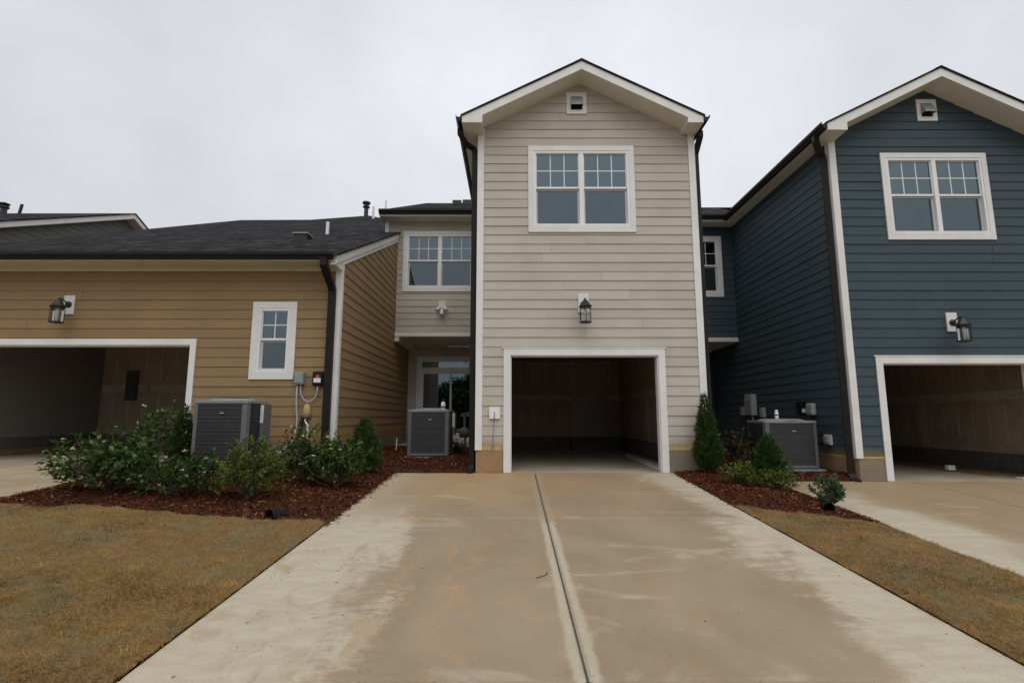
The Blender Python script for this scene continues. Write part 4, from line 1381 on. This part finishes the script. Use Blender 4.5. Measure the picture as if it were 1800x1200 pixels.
# ------------------------------------------------------------------ wall lanterns
def lantern(x, zb, label, block_top, block_bot):
    """Wall lantern hung in front of a white mounting block on a garage front; zb is the underside."""
    t = thing('wall_lantern', (x, YF, zb), label, 'wall light', 'lanterns above the garage openings')
    box_part('mounting_block', 'white_trim', t, x - .10, x + .10, YF - .042, YF - .012, block_bot, block_top, bevel=.004)
    yc = YF - .27
    zc = zb + .40
    MB().tube([(x, YF - .041, zc), (x, YF - .06, zc), (x, YF - .075, zc)], [.062, .060, .02], 16).build('back_plate', 'black_metal', t)
    MB().tube([(x, YF - .07, zc), (x, YF - .14, zc + .05), (x, YF - .22, zc + .075), (x, yc, zc + .055)], .013, 8).build('arm', 'black_metal', t)
    c = (x, yc, zb)
    MB().lathe(c, [(.130, .305), (.135, .315), (.120, .325), (.095, .355), (.065, .395), (.040, .435), (.018, .445), (.018, .465), (.008, .48)], 6, R(30)).build('cap', 'black_metal', t)
    MB().lathe(c, [(.085, .0), (.118, .008), (.122, .022), (.112, .030), (.09, .03)], 6, R(30)).build('base_ring', 'black_metal', t)
    MB().lathe(c, [(.112, .285), (.116, .305), (.10, .306)], 6, R(30)).build('top_ring', 'black_metal', t)
    for k in range(6):
        a = R(30) + k * math.pi / 3
        px, py = x + .108 * math.cos(a), yc + .108 * math.sin(a)
        MB().tube([(px, py, zb + .02), (px, py, zb + .295)], .006, 5).build('cage_bar', 'black_metal', t)
    gl = MB()
    pr = [(.098, .03), (.098, .285)]
    vs_, fs_ = [], []
    for r, z in pr:
        for k in range(6):
            a = R(30) + k * math.pi / 3
            vs_.append((x + r * math.cos(a), yc + r * math.sin(a), zb + z))
    fs_ = [(k, (k + 1) % 6, (k + 1) % 6 + 6, k + 6) for k in range(6)]
    gl.raw(vs_, fs_).build('glass', 'lantern_glass', t)
    MB().lathe((x, yc, zb), [(.014, .04), (.020, .05), (.022, .13), (.032, .17), (.034, .21), (.026, .25), (.01, .28)], 12).build('bulb', 'white_plastic', t, smooth=True)
    return t


lantern(1.36, 2.72, 'black wall lantern on white block on the beige siding', 3.33, 2.965)
lantern(8.335, 2.37, 'black wall lantern on white block on the dark blue siding', 2.964, 2.60)
lantern(-8.43, 2.72, 'black wall lantern on white block on the tan siding', 3.297, 2.93)


# floodlight on the recessed upper wall
def floodlight(x, y, z):
    t = thing('floodlight', (x, y, z), 'small white twin floodlight below the recessed beige window', 'floodlight')
    box_part('mounting_block', 'white_trim', t, x - .10, x + .10, y - .045, y - .012, z + .0, z + .24, bevel=.004)
    MB().tube([(x, y - .04, z + .05), (x, y - .09, z + .04)], [.055, .05], 12).build('canopy', 'white_plastic', t)
    for s in (-1, 1):
        MB().tube([(x + s * .03, y - .08, z + .04), (x + s * .09, y - .12, z + .02), (x + s * .13, y - .20, z - .05)], [.018, .035, .06], 10).build('lamp_head', 'white_plastic', t, smooth=True)
    MB().lathe((x, y - .12, z - .17), [(.055, 0), (.06, .03), (.045, .12), (.03, .15)], 12).build('motion_sensor', 'white_plastic', t, smooth=True)
    return t


floodlight(-1.96, 14.6, 4.0)


# ------------------------------------------------------------------ air conditioners
def condenser(x0, y0, w, d, zp, h, label, panel_side=1):
    """Heat pump cabinet: louvred coil sides, corner posts, lid with fan guard, on a pad. x0,y0 front left."""
    t = thing('air_conditioner', (x0 + w / 2, y0 + d / 2, zp), label, 'air conditioner', 'outdoor condensers beside the houses')
    x1, y1 = x0 + w, y0 + d
    box_part('pad', 'pad_grey', t, x0 - .06, x1 + .06, y0 - .06, y1 + .06, zp - .10, zp + .055, bevel=.012)
    zb = zp + .075
    for (fx, fy) in ((x0 + .1, y0 + .1), (x1 - .1, y0 + .1), (x0 + .1, y1 - .1), (x1 - .1, y1 - .1)):
        MB().box(fx - .04, fx + .04, fy - .04, fy + .04, zp + .054, zb + .002).build('foot', 'black_plastic', t)
    zt = zp + h
    c = .075

    def oct(x0, x1, y0, y1, c):
        return [(x0 + c, y0), (x1 - c, y0), (x1 - c * .3, y0 + c * .3), (x1, y0 + c), (x1, y1 - c), (x1 - c * .3, y1 - c * .3), (x1 - c, y1), (x0 + c, y1), (x0 + c * .3, y1 - c * .3), (x0, y1 - c), (x0, y0 + c), (x0 + c * .3, y0 + c * .3)]
    MB().prism(oct(x0, x1, y0, y1, c), 'z', zb, zb + .05).build('base_pan', 'cabinet_grey', t)
    i = .022
    MB().prism(oct(x0 + i, x1 - i, y0 + i, y1 - i, c), 'z', zb + .05, zt - .05).build('coil', 'coil_dark', t)
    # corner posts
    for sx, sy, px, py in ((1, 1, x0, y0), (-1, 1, x1, y0), (1, -1, x0, y1), (-1, -1, x1, y1)):
        o2 = [(px + sx * (c + .015), py), (px + sx * c * .3, py + sy * c * .3), (px, py + sy * (c + .015)), (px + sx * .018, py + sy * (c + .015)), (px + sx * (c * .3 + .014), py + sy * (c * .3 + .014)), (px + sx * (c + .015), py + sy * .018)]
        if sx * sy > 0:
            o2 = o2[::-1]
        MB().prism(o2, 'z', zb + .05, zt - .045).build('corner_post', 'cabinet_grey', t)
    # louvred guard: many thin horizontal slats with a few uprights
    mb = MB()
    z = zb + .07
    k = 0
    while z < zt - .06:
        r = .0035 if k % 3 else .0052
        for a, b in (((x0 + .09, y0 + .006), (x1 - .09, y0 + .006)), ((x0 + .09, y1 - .006), (x1 - .09, y1 - .006))):
            mb.box(a[0], b[0], a[1] - r, a[1] + r, z - r, z + r)
        for xx in (x0 + .006, x1 - .006):
            mb.box(xx - r, xx + r, y0 + .09, y1 - .09, z - r, z + r)
        z += .0225
        k += 1
    for q in (.34, .66):
        for yy in (y0 + .016, y1 - .016):
            mb.box(x0 + w * q - .003, x0 + w * q + .003, yy - .003, yy + .003, zb + .05, zt - .05)
        for xx in (x0 + .016, x1 - .016):
            mb.box(xx - .003, xx + .003, y0 + d * q - .003, y0 + d * q + .003, zb + .05, zt - .05)
    mb.build('coil_guard', 'guard_grey', t)
    # lid with raised fan guard
    lid = MB().prism(oct(x0 - .008, x1 + .008, y0 - .008, y1 + .008, c), 'z', zt - .048, zt).build('lid', 'cabinet_top', t, bevel=.006)
    cx, cy = (x0 + x1) / 2, (y0 + y1) / 2
    MB().lathe((cx, cy, zt), [(w * .42, .0), (w * .40, .012), (w * .33, .035), (w * .31, .036), (w * .31, .02)], 28).build('fan_shroud', 'cabinet_top', lid)
    mb = MB()
    for r in [w * (.04 + .027 * j) for j in range(10)]:
        mb.tube([(cx + r * math.cos(2 * math.pi * j / 24), cy + r * math.sin(2 * math.pi * j / 24), zt + .045) for j in range(25)], .003, 4, False)
    for j in range(6):
        a = math.pi * j / 3
        mb.tube([(cx, cy, zt + .05), (cx + w * .32 * math.cos(a), cy + w * .32 * math.sin(a), zt + .038)], .004, 4)
    mb.build('fan_guard', 'black_metal', lid)
    # maker's oval badge
    bz = zt - .20
    bx = x0 + w * .54
    bd = MB()
    pts = [(bx + .045 * math.cos(2 * math.pi * j / 20), bz + .022 * math.sin(2 * math.pi * j / 20)) for j in range(20)]
    b = bd.prism(pts, 'y', y0 - .008, y0 - .001).build('badge', 'blue_badge', t)
    MB().box(bx - .034, bx + .034, y0 - .0095, y0 - .0081, bz - .004, bz + .004).build('badge_lettering', 'label_white', b)
    # electrical panel on the side towards the service lines
    px0, px1 = (x1 + .001, x1 + .06) if panel_side > 0 else (x0 - .06, x0 - .001)
    pan = box_part('service_panel', 'cabinet_grey', t, px0, px1, y1 - .32, y1 - .04, zb + .40, zt - .05, bevel=.006)
    box_part('rating_label', 'label_white', pan, px0 + .004, px1 - .002, y1 - .326, y1 - .3205, zt - .36, zt - .07)
    return t, zt


ac1, z1 = condenser(-2.15, 10.95, .87, .78, .155, 1.0, 'grey louvred air conditioner with a bottle on its lid')
ac2, z2 = condenser(-5.05, 8.42, .88, .74, .115, 1.15, 'grey louvred air conditioner behind the shrubs by the tan wall')
ac3, z3 = condenser(4.93, 10.45, 1.04, .82, -.045, 0.98, 'grey louvred air conditioner against the blue side wall')

t = thing('bottle', (-1.44, 11.15, z1), 'small white bottle with blue cap on the air conditioner lid', 'bottle')
MB().lathe((-1.44, 11.15, z1 + .001), [(.045, 0), (.048, .01), (.048, .12), (.040, .145), (.020, .165), (.020, .17)], 14).build('bottle_body', 'white_plastic', t, smooth=True)
MB().lathe((-1.44, 11.15, z1 + .172), [(.024, 0), (.024, .045), (.020, .05)], 12).build('cap', 'blue_badge', t)
MB().lathe((-1.44, 11.15, z1 + .03), [(.0485, 0), (.0485, .05)], 14).build('label_band', 'blue_wire', t)
t = thing('spray_can', (5.28, 10.66, z3), 'white aerosol can standing on the lid by the blue wall', 'can')
MB().lathe((5.28, 10.66, z3 + .001), [(.036, 0), (.038, .005), (.038, .15), (.030, .165)], 14).build('can_body', 'label_white', t, smooth=True)
MB().lathe((5.28, 10.66, z3 + .167), [(.028, 0), (.028, .04), (.024, .045)], 12).build('cap', 'white_plastic', t)
MB().lathe((5.28, 10.66, z3 + .10), [(.0385, 0), (.0385, .025)], 14).build('label_band', 'blue_badge', t)


# ------------------------------------------------------------------ utilities on the walls
def arc(p0, p1, sag, n=10):
    p0, p1 = Vector(p0), Vector(p1)
    return [p0.lerp(p1, i / n) + Vector((0, 0, -sag * math.sin(math.pi * i / n) ** 0.7)) for i in range(n + 1)]


yw = YF - .022
t = thing('disconnect_box', (-3.945, YF, 1.60), 'grey green electrical disconnect box right of the small tan window', 'electrical box')
box_part('enclosure', 'green_grey_metal', t, -4.03, -3.86, yw - .10, yw + .004, 1.60, 1.835, bevel=.008)
box_part('cover', 'green_grey_metal', t, -4.022, -3.868, yw - .115, yw - .101, 1.625, 1.80, bevel=.005)
t = thing('surge_box', (-3.60, YF, 1.58), 'black electrical box with red and white labels on the tan wall', 'electrical box')
box_part('enclosure', 'black_plastic', t, -3.70, -3.50, yw - .09, yw + .004, 1.58, 1.845, bevel=.02)
box_part('cover', 'black_plastic', t, -3.685, -3.515, yw - .105, yw - .091, 1.63, 1.80, bevel=.006)
box_part('warning_label', 'red_label', t, -3.625, -3.565, yw - .108, yw - .1055, 1.72, 1.775)
box_part('rating_label', 'label_white', t, -3.665, -3.535, yw - .108, yw - .1055, 1.635, 1.715)
path = [(-3.92, yw - .05, 1.60), (-3.92, yw - .05, 1.50), (-3.90, yw - .05, 1.40), (-3.84, yw - .05, 1.31), (-3.76, yw - .05, 1.275), (-3.68, yw - .05, 1.31), (-3.62, yw - .05, 1.40), (-3.605, yw - .05, 1.50), (-3.605, yw - .05, 1.585)]
o = MB().tube(path, .014, 8).build('conduit', 'conduit_grey', None, smooth=True)
tag(o, 'grey flexible conduit looping between the two boxes on the tan wall', 'conduit')
path = [(-3.985, yw - .05, 1.60), (-3.985, yw - .05, 1.35), (-3.975, yw - .05, 1.15), (-3.945, yw - .06, .98), (-3.94, yw - .09, .82), (-3.95, yw - .14, .65), (-3.99, yw - .24, .50), (-4.08, yw - .40, .38), (-4.12, yw - .62, .40)]
o = MB().tube(path, .016, 8).build('conduit', 'conduit_grey', None, smooth=True)
tag(o, 'grey conduit running down the tan wall to the air conditioner', 'conduit')
t = thing('line_set_cover', (-3.79, YF, 1.0), 'tan rounded line cover with pipes emerging on the tan wall', 'pipe cover')
MB().tube([(-3.79, yw - .012, .99), (-3.79, yw - .015, 1.10), (-3.79, yw - .012, 1.18), (-3.79, yw + .0, 1.235), (-3.79, yw + .01, 1.25)], [.075, .072, .066, .045, .01], 12).build('cover', 'tan_putty', t, smooth=True)
MB().tube([(-3.85, yw - .035, 1.02), (-3.87, yw - .05, .90), (-3.87, yw - .07, .75), (-3.90, yw - .12, .55), (-3.97, yw - .28, .36), (-4.08, yw - .5, .26), (-4.12, yw - .66, .25)], .030, 8).build('insulated_line', 'black_plastic', t, smooth=True)
MB().tube([(-3.80, yw - .03, 1.00), (-3.80, yw - .05, .93), (-3.75, yw - .05, .86), (-3.75, yw - .05, .55), (-3.76, yw - .06, .30)], .019, 8).build('drain_pipe', 'white_plastic', t, smooth=True)

# white cover with loose low voltage wire on the beige front
t = thing('wire_cover', (-.32, YF, .97), 'white square cover plate with loose blue wires beside the beige garage', 'cover plate')
box_part('plate', 'white_plastic', t, -.42, -.222, YF - .055, YF - .010, .97, 1.187, bevel=.006)
MB().tube([(-.32, YF - .055, 1.085), (-.32, YF - .062, 1.085)], [.012, .010], 8).build('grommet', 'grey_metal', t)
for dx_, ph in ((0, 0), (.006, 1.0)):
    MB().tube([(-.32, YF - .062, 1.085), (-.325 + dx_, YF - .085, 1.03), (-.335 + dx_, YF - .070, .92), (-.335 - dx_, YF - .065, .78), (-.355 + dx_, YF - .06, .66), (-.350 + dx_, YF - .05, .52), (-.352 + 3 * dx_, YF - .05, .45), (-.365 + 9 * dx_, YF - .045, .40)], .0042, 5).build('wire', 'blue_wire', t)

# things on the blue side wall (face at x = 6.32 looking to -x)
xw = WL + DX - .020
t = thing('meter_panel', (xw, 13.9, 1.03), 'grey electrical panel on the blue side wall', 'electrical box')
box_part('enclosure', 'conduit_grey', t, xw - .13, xw + .004, 13.72, 14.12, 1.05, 1.60, bevel=.008)
box_part('cover', 'green_grey_metal', t, xw - .15, xw - .131, 13.74, 14.10, 1.07, 1.45, bevel=.005)
MB().tube([(xw - .06, 13.85, 1.05), (xw - .06, 13.85, .2)], .03, 8).build('conduit', 'conduit_grey', t)
for (y, z, lab) in ((14.45, 1.10, 'small grey box behind the electrical panel on the blue wall'), (13.33, 1.05, 'small grey box in front of the electrical panel on the blue wall')):
    t = thing('junction_box', (xw, y, z), lab, 'electrical box')
    box_part('enclosure', 'conduit_grey', t, xw - .07, xw + .004, y - .08, y + .08, z - .05, z + .19, bevel=.006)
    box_part('cover', 'conduit_grey', t, xw - .082, xw - .071, y - .07, y + .07, z - .03, z + .17, bevel=.004)
t = thing('surge_box', (xw, 11.55, 1.08), 'black electrical box with white label on the blue wall', 'electrical box')
box_part('enclosure', 'black_plastic', t, xw - .10, xw + .004, 11.42, 11.66, 1.08, 1.34, bevel=.015)
box_part('rating_label', 'label_white', t, xw - .09, xw - .02, 11.416, 11.4195, 1.10, 1.18)
t = thing('disconnect_box', (xw, 11.15, 1.05), 'rounded grey box beside the black one on the blue wall', 'electrical box')
box_part('enclosure', 'conduit_grey', t, xw - .10, xw + .004, 11.02, 11.26, 1.04, 1.29, bevel=.035)
box_part('cover', 'green_grey_metal', t, xw - .115, xw - .101, 11.05, 11.23, 1.07, 1.26, bevel=.006)
MB().tube([(xw - .05, 11.14, 1.04), (xw - .05, 11.14, .90), (xw - .06, 11.2, .72), (xw - .12, 11.15, .5)], .018, 8).build('conduit', 'black_plastic', t)
t = thing('outlet_cover', (xw, 10.68, .50), 'white weatherproof outlet cover low on the blue side wall', 'outlet')
box_part('plate', 'white_trim', t, xw - .035, xw + .004, 10.57, 10.80, .46, .66, bevel=.004)
box_part('bubble_cover', 'grey_metal', t, xw - .085, xw - .036, 10.62, 10.75, .49, .63, bevel=.012)


def gas_meter(x, y, z):
    t = thing('gas_meter', (x, y, z), 'grey gas meter with pipes beside the patio door', 'gas meter')
    MB().lathe((x, y, z + .30), [(.09, 0), (.12, .02), (.125, .13), (.10, .20), (.05, .23)], 14).build('meter_body', 'meter_grey', t, smooth=True)
    MB().tube([(x, y, z + .5), (x, y, z + .75), (x, y, z + .82)], [.03, .03, .05], 10).build('riser', 'meter_grey', t)
    MB().tube([(x - .09, y, z + .80), (x + .26, y, z + .80)], .022, 8).build('pipe', 'meter_grey', t)
    MB().tube([(x - .10, y - .02, z + .45), (x - .17, y - .02, z + .45)], [.05, .04], 10).build('regulator', 'meter_grey', t)
    MB().tube([(x + .02, y, z + .32), (x + .02, y, z - .06)], .022, 8).build('inlet_pipe', 'meter_grey', t)
    return t


gas_meter(-1.10, 12.4, .24)

# small things on the ground
MBz = lambda x, y: float(mulch_z(np.array([x]), np.array([y]))[0])
z = MBz(-2.69, 12.5)
o = MB().tube([(-2.69, 12.5, z - .05), (-2.675, 12.5, z + .30)], .014, 6).build('marker_stake', 'stake_white')
tag(o, 'thin white stake standing in the mulch beside the tan wall', 'stake')


def drain(x, y, ang, label):
    z = MBz(x, y)
    t = thing('drain_pipe', (x, y, z), label, 'drain pipe', 'black drain outlets at the bed edges')
    d = Vector((math.cos(ang), math.sin(ang), 0))
    c = Vector((x, y, z + .05))
    n = 14
    mb = MB()
    rings = []
    for k in range(9):
        r = .066 + (.006 if k % 2 else 0)
        rings.append((c - d * .03 * k - Vector((0, 0, .004 * k)), r))
    mb.tube([p for p, r in rings], [r for p, r in rings], n, False)
    mb.tube([c + d * .001, c - d * .22 - Vector((0, 0, .03))], .057, n, False)
    mb.tube([c - d * .20 - Vector((0, 0, .027)), c - d * .22 - Vector((0, 0, .03))], .047, n, True)
    mb.build('corrugated_pipe', 'black_plastic', t)
    return t


drain(-2.80, 6.32, R(248), 'black corrugated drain pipe end by the left lawn edge')
drain(4.15, 7.15, R(-100), 'black drain pipe end by the right turf strip')

# boards and trim left on the garage floors
for k, (xa, ya_, xb, yb_) in enumerate(((3.0, 10.3, 3.12, 14.6), (2.84, 10.4, 2.98, 14.0))):
    d = Vector((xb - xa, yb_ - ya_, 0)).normalized()
    s = Vector((-d.y, d.x, 0)) * (.055 if k == 0 else .04)
    hh = .03
    p = [Vector((xa, ya_, .001)), Vector((xb, yb_, .001))]
    vs_ = [p[0] - s, p[0] + s, p[1] + s, p[1] - s]
    o = MB().raw([tuple(q) for q in vs_] + [(q.x, q.y, hh) for q in vs_], [(0, 3, 2, 1), (4, 5, 6, 7), (0, 1, 5, 4), (1, 2, 6, 5), (2, 3, 7, 6), (3, 0, 4, 7)]).build('trim_board', 'white_trim')
    tag(o, ('wide' if k == 0 else 'narrow') + ' white trim board lying on the beige house garage floor', 'board')
zb_ = DZ
xr_ = 3.44 + DX
o = MB().raw([(xr_ - .95, 10.7, zb_ + .002), (xr_ - .10, 10.6, zb_ + .002), (xr_ - .12, 15.6, zb_ + .002), (xr_ - .8, 15.6, zb_ + .002),
              (xr_ - .95, 10.7, zb_ + .02), (xr_ - .10, 10.6, zb_ + .03), (xr_ - .12, 15.6, zb_ + .03), (xr_ - .8, 15.6, zb_ + .02)],
             [(0, 3, 2, 1), (4, 5, 6, 7), (0, 1, 5, 4), (1, 2, 6, 5), (2, 3, 7, 6), (3, 0, 4, 7)]).build('cardboard_sheet', 'cardboard')
tag(o, 'brown cardboard sheet lying on the blue house garage floor', 'cardboard')
o = MB().box(9.55, 10.1, 10.15, 10.3, zb_ + .002, zb_ + .035).build('trim_board', 'white_trim')
tag(o, 'short white trim board lying in the blue house garage', 'board')
o = MB().box(9.35, 9.5, 11.6, 11.7, zb_ + .031, zb_ + .13).build('carton', 'white_plastic', None, bevel=.004)
tag(o, 'small white carton on the cardboard in the blue house garage', 'carton')


# ------------------------------------------------------------------ plants
def leaves(C, D, L, W, fold=0.25):
    """Leaf blades at points C, pointing along D (unit), length L, half width W; two triangles folded at the rib."""
    n = len(C)
    up = np.tile(np.array([0, 0, 1.0]), (n, 1)) + rng.normal(0, 0.35, (n, 3))
    S = np.cross(D, up)
    S /= np.linalg.norm(S, axis=1)[:, None] + 1e-9
    Nn = np.cross(S, D)
    tip = C + D * L[:, None] - Nn * (L * .18)[:, None]
    m = C + D * (L * .5)[:, None]
    l = m + S * W[:, None] + Nn * (W * fold)[:, None]
    r = m - S * W[:, None] + Nn * (W * fold)[:, None]
    v = np.stack([C, r, tip, l], 1).reshape(-1, 3)
    i = np.arange(n)[:, None] * 4
    f = np.concatenate([i + np.array([[0, 1, 2]]), i + np.array([[0, 2, 3]])])
    return v, f


def shrub(x, y, rx, ry, h, label, mat, ntwig=120, leaf=(.05, .014), per=14, loose=0.0, flowers=0, z=None, low=0.12, group='shrubs planted in the mulch beds', name='shrub'):
    zb = MBz(x, y) if z is None else z
    t = thing(name, (x, y, zb), label, 'shrub', group)
    base = np.array([x, y, zb - .02])
    # main stems, then twig tips spread unevenly through the crown
    tips = []
    k = 0
    lob = rng.normal(0, 1, (6, 3))
    lob /= np.linalg.norm(lob, axis=1)[:, None]
    amp = rng.uniform(-.25, .30, 6)
    while len(tips) < ntwig:
        d = rng.normal(0, 1, 3)
        d /= np.linalg.norm(d)
        if d[2] < -.55:
            continue
        s = 1 + float(np.sum(amp * np.maximum(0, lob @ d) ** 3))
        r = min(1.22, (rng.random() ** .42) * s * (1 + loose * rng.normal(0, .25)))
        p = np.array([x + rx * r * d[0], y + ry * r * d[1], zb + h * (.48 + low * .3) + h * .52 * r * d[2]])
        if p[2] < zb + .03:
            continue
        tips.append(p)
    tips = np.array(tips)
    mb = MB()
    nst = 9
    for i in range(nst):
        a = 2 * math.pi * i / nst + rng.uniform(-.3, .3)
        q = tips[int(rng.integers(len(tips)))]
        b0 = base + np.array([.03 * math.cos(a), .03 * math.sin(a), 0])
        mid = b0 * .45 + q * .55 + np.array([0, 0, .06 * h])
        mb.tube([tuple(b0), tuple(mid), tuple(q)], [.010, .007, .003], 5, False)
    stems = tips[rng.permutation(len(tips))[:min(len(tips), 70)]]
    for q in stems:
        f = .35
        s0 = base * f + q * (1 - f) + np.array([0, 0, -.05 * h])
        mb.tube([tuple(base * .75 + q * .25), tuple(s0), tuple(q)], [.006, .0045, .002], 4, False)
    mb.build('stem', 'bark', t)
    # leaves around every twig
    C, Dd = [], []
    for q in tips:
        out = q - (base + np.array([0, 0, h * .3]))
        out /= np.linalg.norm(out) + 1e-9
        out = out * .7 + np.array([0, 0, .55]) + rng.normal(0, .25, 3)
        out /= np.linalg.norm(out)
        tw = leaf[0] * 2.2
        m = int(per * rng.uniform(.6, 1.3))
        s = rng.random(m)
        pos = q[None, :] - out[None, :] * (tw * s)[:, None]
        rd = rng.normal(0, 1, (m, 3))
        rd -= (rd @ out)[:, None] * out
        rd /= np.linalg.norm(rd, axis=1)[:, None]
        dd = rd * (.55 + .55 * s)[:, None] + out * (.75 - .35 * s)[:, None]
        dd /= np.linalg.norm(dd, axis=1)[:, None]
        C.append(pos)
        Dd.append(dd)
    C = np.concatenate(C)
    Dd = np.concatenate(Dd)
    L = leaf[0] * rng.uniform(.6, 1.25, len(C))
    W = leaf[1] * rng.uniform(.7, 1.2, len(C))
    v, f = leaves(C, Dd, L, W)
    fast_mesh('foliage', v, f, mat, t)
    if flowers:
        idx = np.argsort(-(tips[:, 2] - zb - 2.0 * (tips[:, 1] - y)))[:max(flowers * 3, 1)]
        idx = rng.permutation(idx)[:flowers]
        C, Dd = [], []
        for q in tips[idx]:
            for j in range(9):
                d = rng.normal(0, 1, 3)
                d[2] = abs(d[2])
                d /= np.linalg.norm(d)
                C.append(q + np.array([0, -.02, .02]))
                Dd.append(d)
        C, Dd = np.array(C), np.array(Dd)
        v, f = leaves(C, Dd, np.full(len(C), .035), np.full(len(C), .010))
        tag(fast_mesh('flowers', v, f, 'flower_cream', t), kind='stuff')
    return t


def arborvitae(x, y, r, h, label, mat='thuja_leaf', n=5200, lean=0.0):
    zb = MBz(x, y)
    t = thing('arborvitae', (x, y, zb), label, 'conifer', 'small conifers planted in the beds')
    MB().tube([(x, y, zb - .05), (x + lean * .5, y, zb + h * .5), (x + lean, y, zb + h * .95)], [.022, .014, .004], 6).build('trunk', 'bark', t)
    u = 1 - np.sqrt(rng.random(n) * .985)
    prof = lambda u: np.where(u < .22, .62 + 1.7 * u, 1.0 * (1 - (u - .22) / .78) ** .72)
    a = rng.uniform(0, 2 * np.pi, n)
    clump = 1 + .20 * np.sin(a * 4 + u * 15) + .16 * np.sin(a * 7 - u * 27) + .10 * np.sin(a * 3 + u * 44) + rng.normal(0, .08, n)
    rad = r * prof(u) * clump * (rng.random(n) ** .28)
    P = np.stack([x + lean * u + rad * np.cos(a), y + rad * np.sin(a), zb + .04 + h * u], 1)
    D = np.stack([np.cos(a) * .55, np.sin(a) * .55, np.full(n, .85)], 1) + rng.normal(0, .22, (n, 3))
    D /= np.linalg.norm(D, axis=1)[:, None]
    L = rng.uniform(.04, .095, n)
    W = rng.uniform(.006, .013, n)
    v, f = leaves(P, D, L, W, .1)
    fast_mesh('foliage', v, f, mat, t)
    return t


# left bed
shrub(-5.30, 7.15, .66, .45, .74, 'large loose shrub with pale new leaves beside the tan driveway', 'glossy_leaf', 190, (.085, .024), 13, 1.1, 7)
shrub(-5.18, 7.72, .34, .28, 1.14, 'tall thin shrub with upright leafy shoots in front of the tan garage', 'glossy_leaf', 36, (.085, .022), 15, 1.2, 1)
shrub(-4.30, 7.15, .56, .42, .56, 'dark low shrub with cream flowers in front of the louvred cabinet', 'dark_leaf', 170, (.06, .018), 13, .9, 8)
shrub(-3.42, 7.10, .48, .40, .72, 'yellow green mounded shrub in front of the tan wall', 'yellow_leaf', 300, (.047, .014), 15, .7)
shrub(-2.60, 8.05, .50, .45, .72, 'rounded glossy green shrub under the tan house downspout', 'glossy_leaf', 240, (.057, .018), 14, .8, 5)
shrub(-3.12, 8.25, .46, .40, .80, 'small glossy shrub against the tan house foundation', 'glossy_leaf', 180, (.057, .018), 14, .8, 3)
arborvitae(-2.58, 9.35, .29, .90, 'small dark arborvitae beside the corner of the tan house', lean=.03)
arborvitae(-5.52, 9.0, .20, 1.0, 'narrow arborvitae at the right edge of the tan garage', n=3600)
shrub(-1.25, 12.15, .22, .22, .32, 'small dark plant at the foot of the gas meter', 'dark_leaf', 50, (.05, .015), 10, .4, name='shrub')
# right bed
arborvitae(3.50, 9.62, .20, 1.36, 'tall arborvitae standing at the beige house corner', n=6800, lean=-.03)
arborvitae(4.28, 9.0, .25, .80, 'short arborvitae in front of the louvred cabinet by the blue wall')
shrub(3.60, 8.62, .28, .26, .36, 'low bright green shrub beside the tall arborvitae', 'yellow_leaf', 85, (.06, .012), 13, .9)
shrub(4.15, 8.55, .32, .28, .36, 'low bright green shrub below the short arborvitae', 'yellow_leaf', 95, (.06, .012), 13, .9)
shrub(4.52, 7.75, .24, .22, .42, 'small grey green shrub at the blue driveway edge', 'blue_leaf', 110, (.052, .013), 13, .5)
shrub(4.55, 11.0, .42, .35, .80, 'bronze leaved shrub in the shade between the houses', 'bronze_leaf', 120, (.07, .018), 12, .8)


# trees across the alley, mirrored in the patio glass
def tree(x, y, h, label):
    t = thing('tree', (x, y, -.8), label, 'tree', 'trees across the alley')
    MB().tube([(x, y, -.9), (x + .1, y, h * .3), (x, y, h * .8)], [.16, .11, .03], 8).build('trunk', 'bark', t)
    n = 11000
    cc = rng.normal(0, 1, (26, 3))
    cc /= np.linalg.norm(cc, axis=1)[:, None]
    cc = np.array([x, y, h * .45]) + cc * (rng.random((26, 1)) ** .4) * np.array([h * .52, h * .40, h * .46])
    P = cc[rng.integers(26, size=n)] + rng.normal(0, h * .09, (n, 3))
    D = rng.normal(0, 1, (n, 3))
    D /= np.linalg.norm(D, axis=1)[:, None]
    v, f = leaves(P, D, rng.uniform(.3, .55, n), rng.uniform(.10, .18, n))
    fast_mesh('crown', v, f, 'tree_leaf', t)


for x, h, lab in ((-13.0, 7.6, 'tallest leafy tree across the alley from the garages'), (-8.2, 5.2, 'shortest leafy tree across the alley from the garages'), (-4.2, 6.2, 'medium leafy tree across the alley from the garages')):
    tree(x, -27 + rng.uniform(-2, 2), h, lab)


# crumbs of soil and leaf on the driveway
def debris():
    n = 150
    x = np.concatenate([rng.uniform(-2.0, 2.9, 70), -2.0 + np.abs(rng.normal(0, .35, 80))])
    y = np.concatenate([rng.uniform(2.6, 9.5, 70), rng.uniform(2.6, 6.5, 80)])
    P = np.column_stack([x, y, drive_z(y) + .004])
    a = rng.uniform(0, 6.28, n)
    L = np.minimum(rng.gamma(2, .0032, n) + .003, .014)
    U = np.stack([np.cos(a), np.sin(a), rng.uniform(-.1, .3, n)], 1) * L[:, None]
    V = np.stack([-np.sin(a), np.cos(a), rng.uniform(0, .3, n)], 1) * (L * .45)[:, None]
    v, f = quads(P, U, V)
    o = fast_mesh('soil_crumbs', v, f, 'bark')
    tag(o, 'dark crumbs of soil and leaf scattered over the driveway', 'debris', kind='stuff')


debris()
pts = [(.20 + .10 * math.sin(k * .28), 4.62 + .020 * k, float(drive_z(4.62 + .020 * k)) + .006) for k in range(8)]
o = MB().tube(pts, .0035, 5).build('twig', 'bark')
tag(o, 'small curved twig lying on the driveway beside the long joint', 'twig')
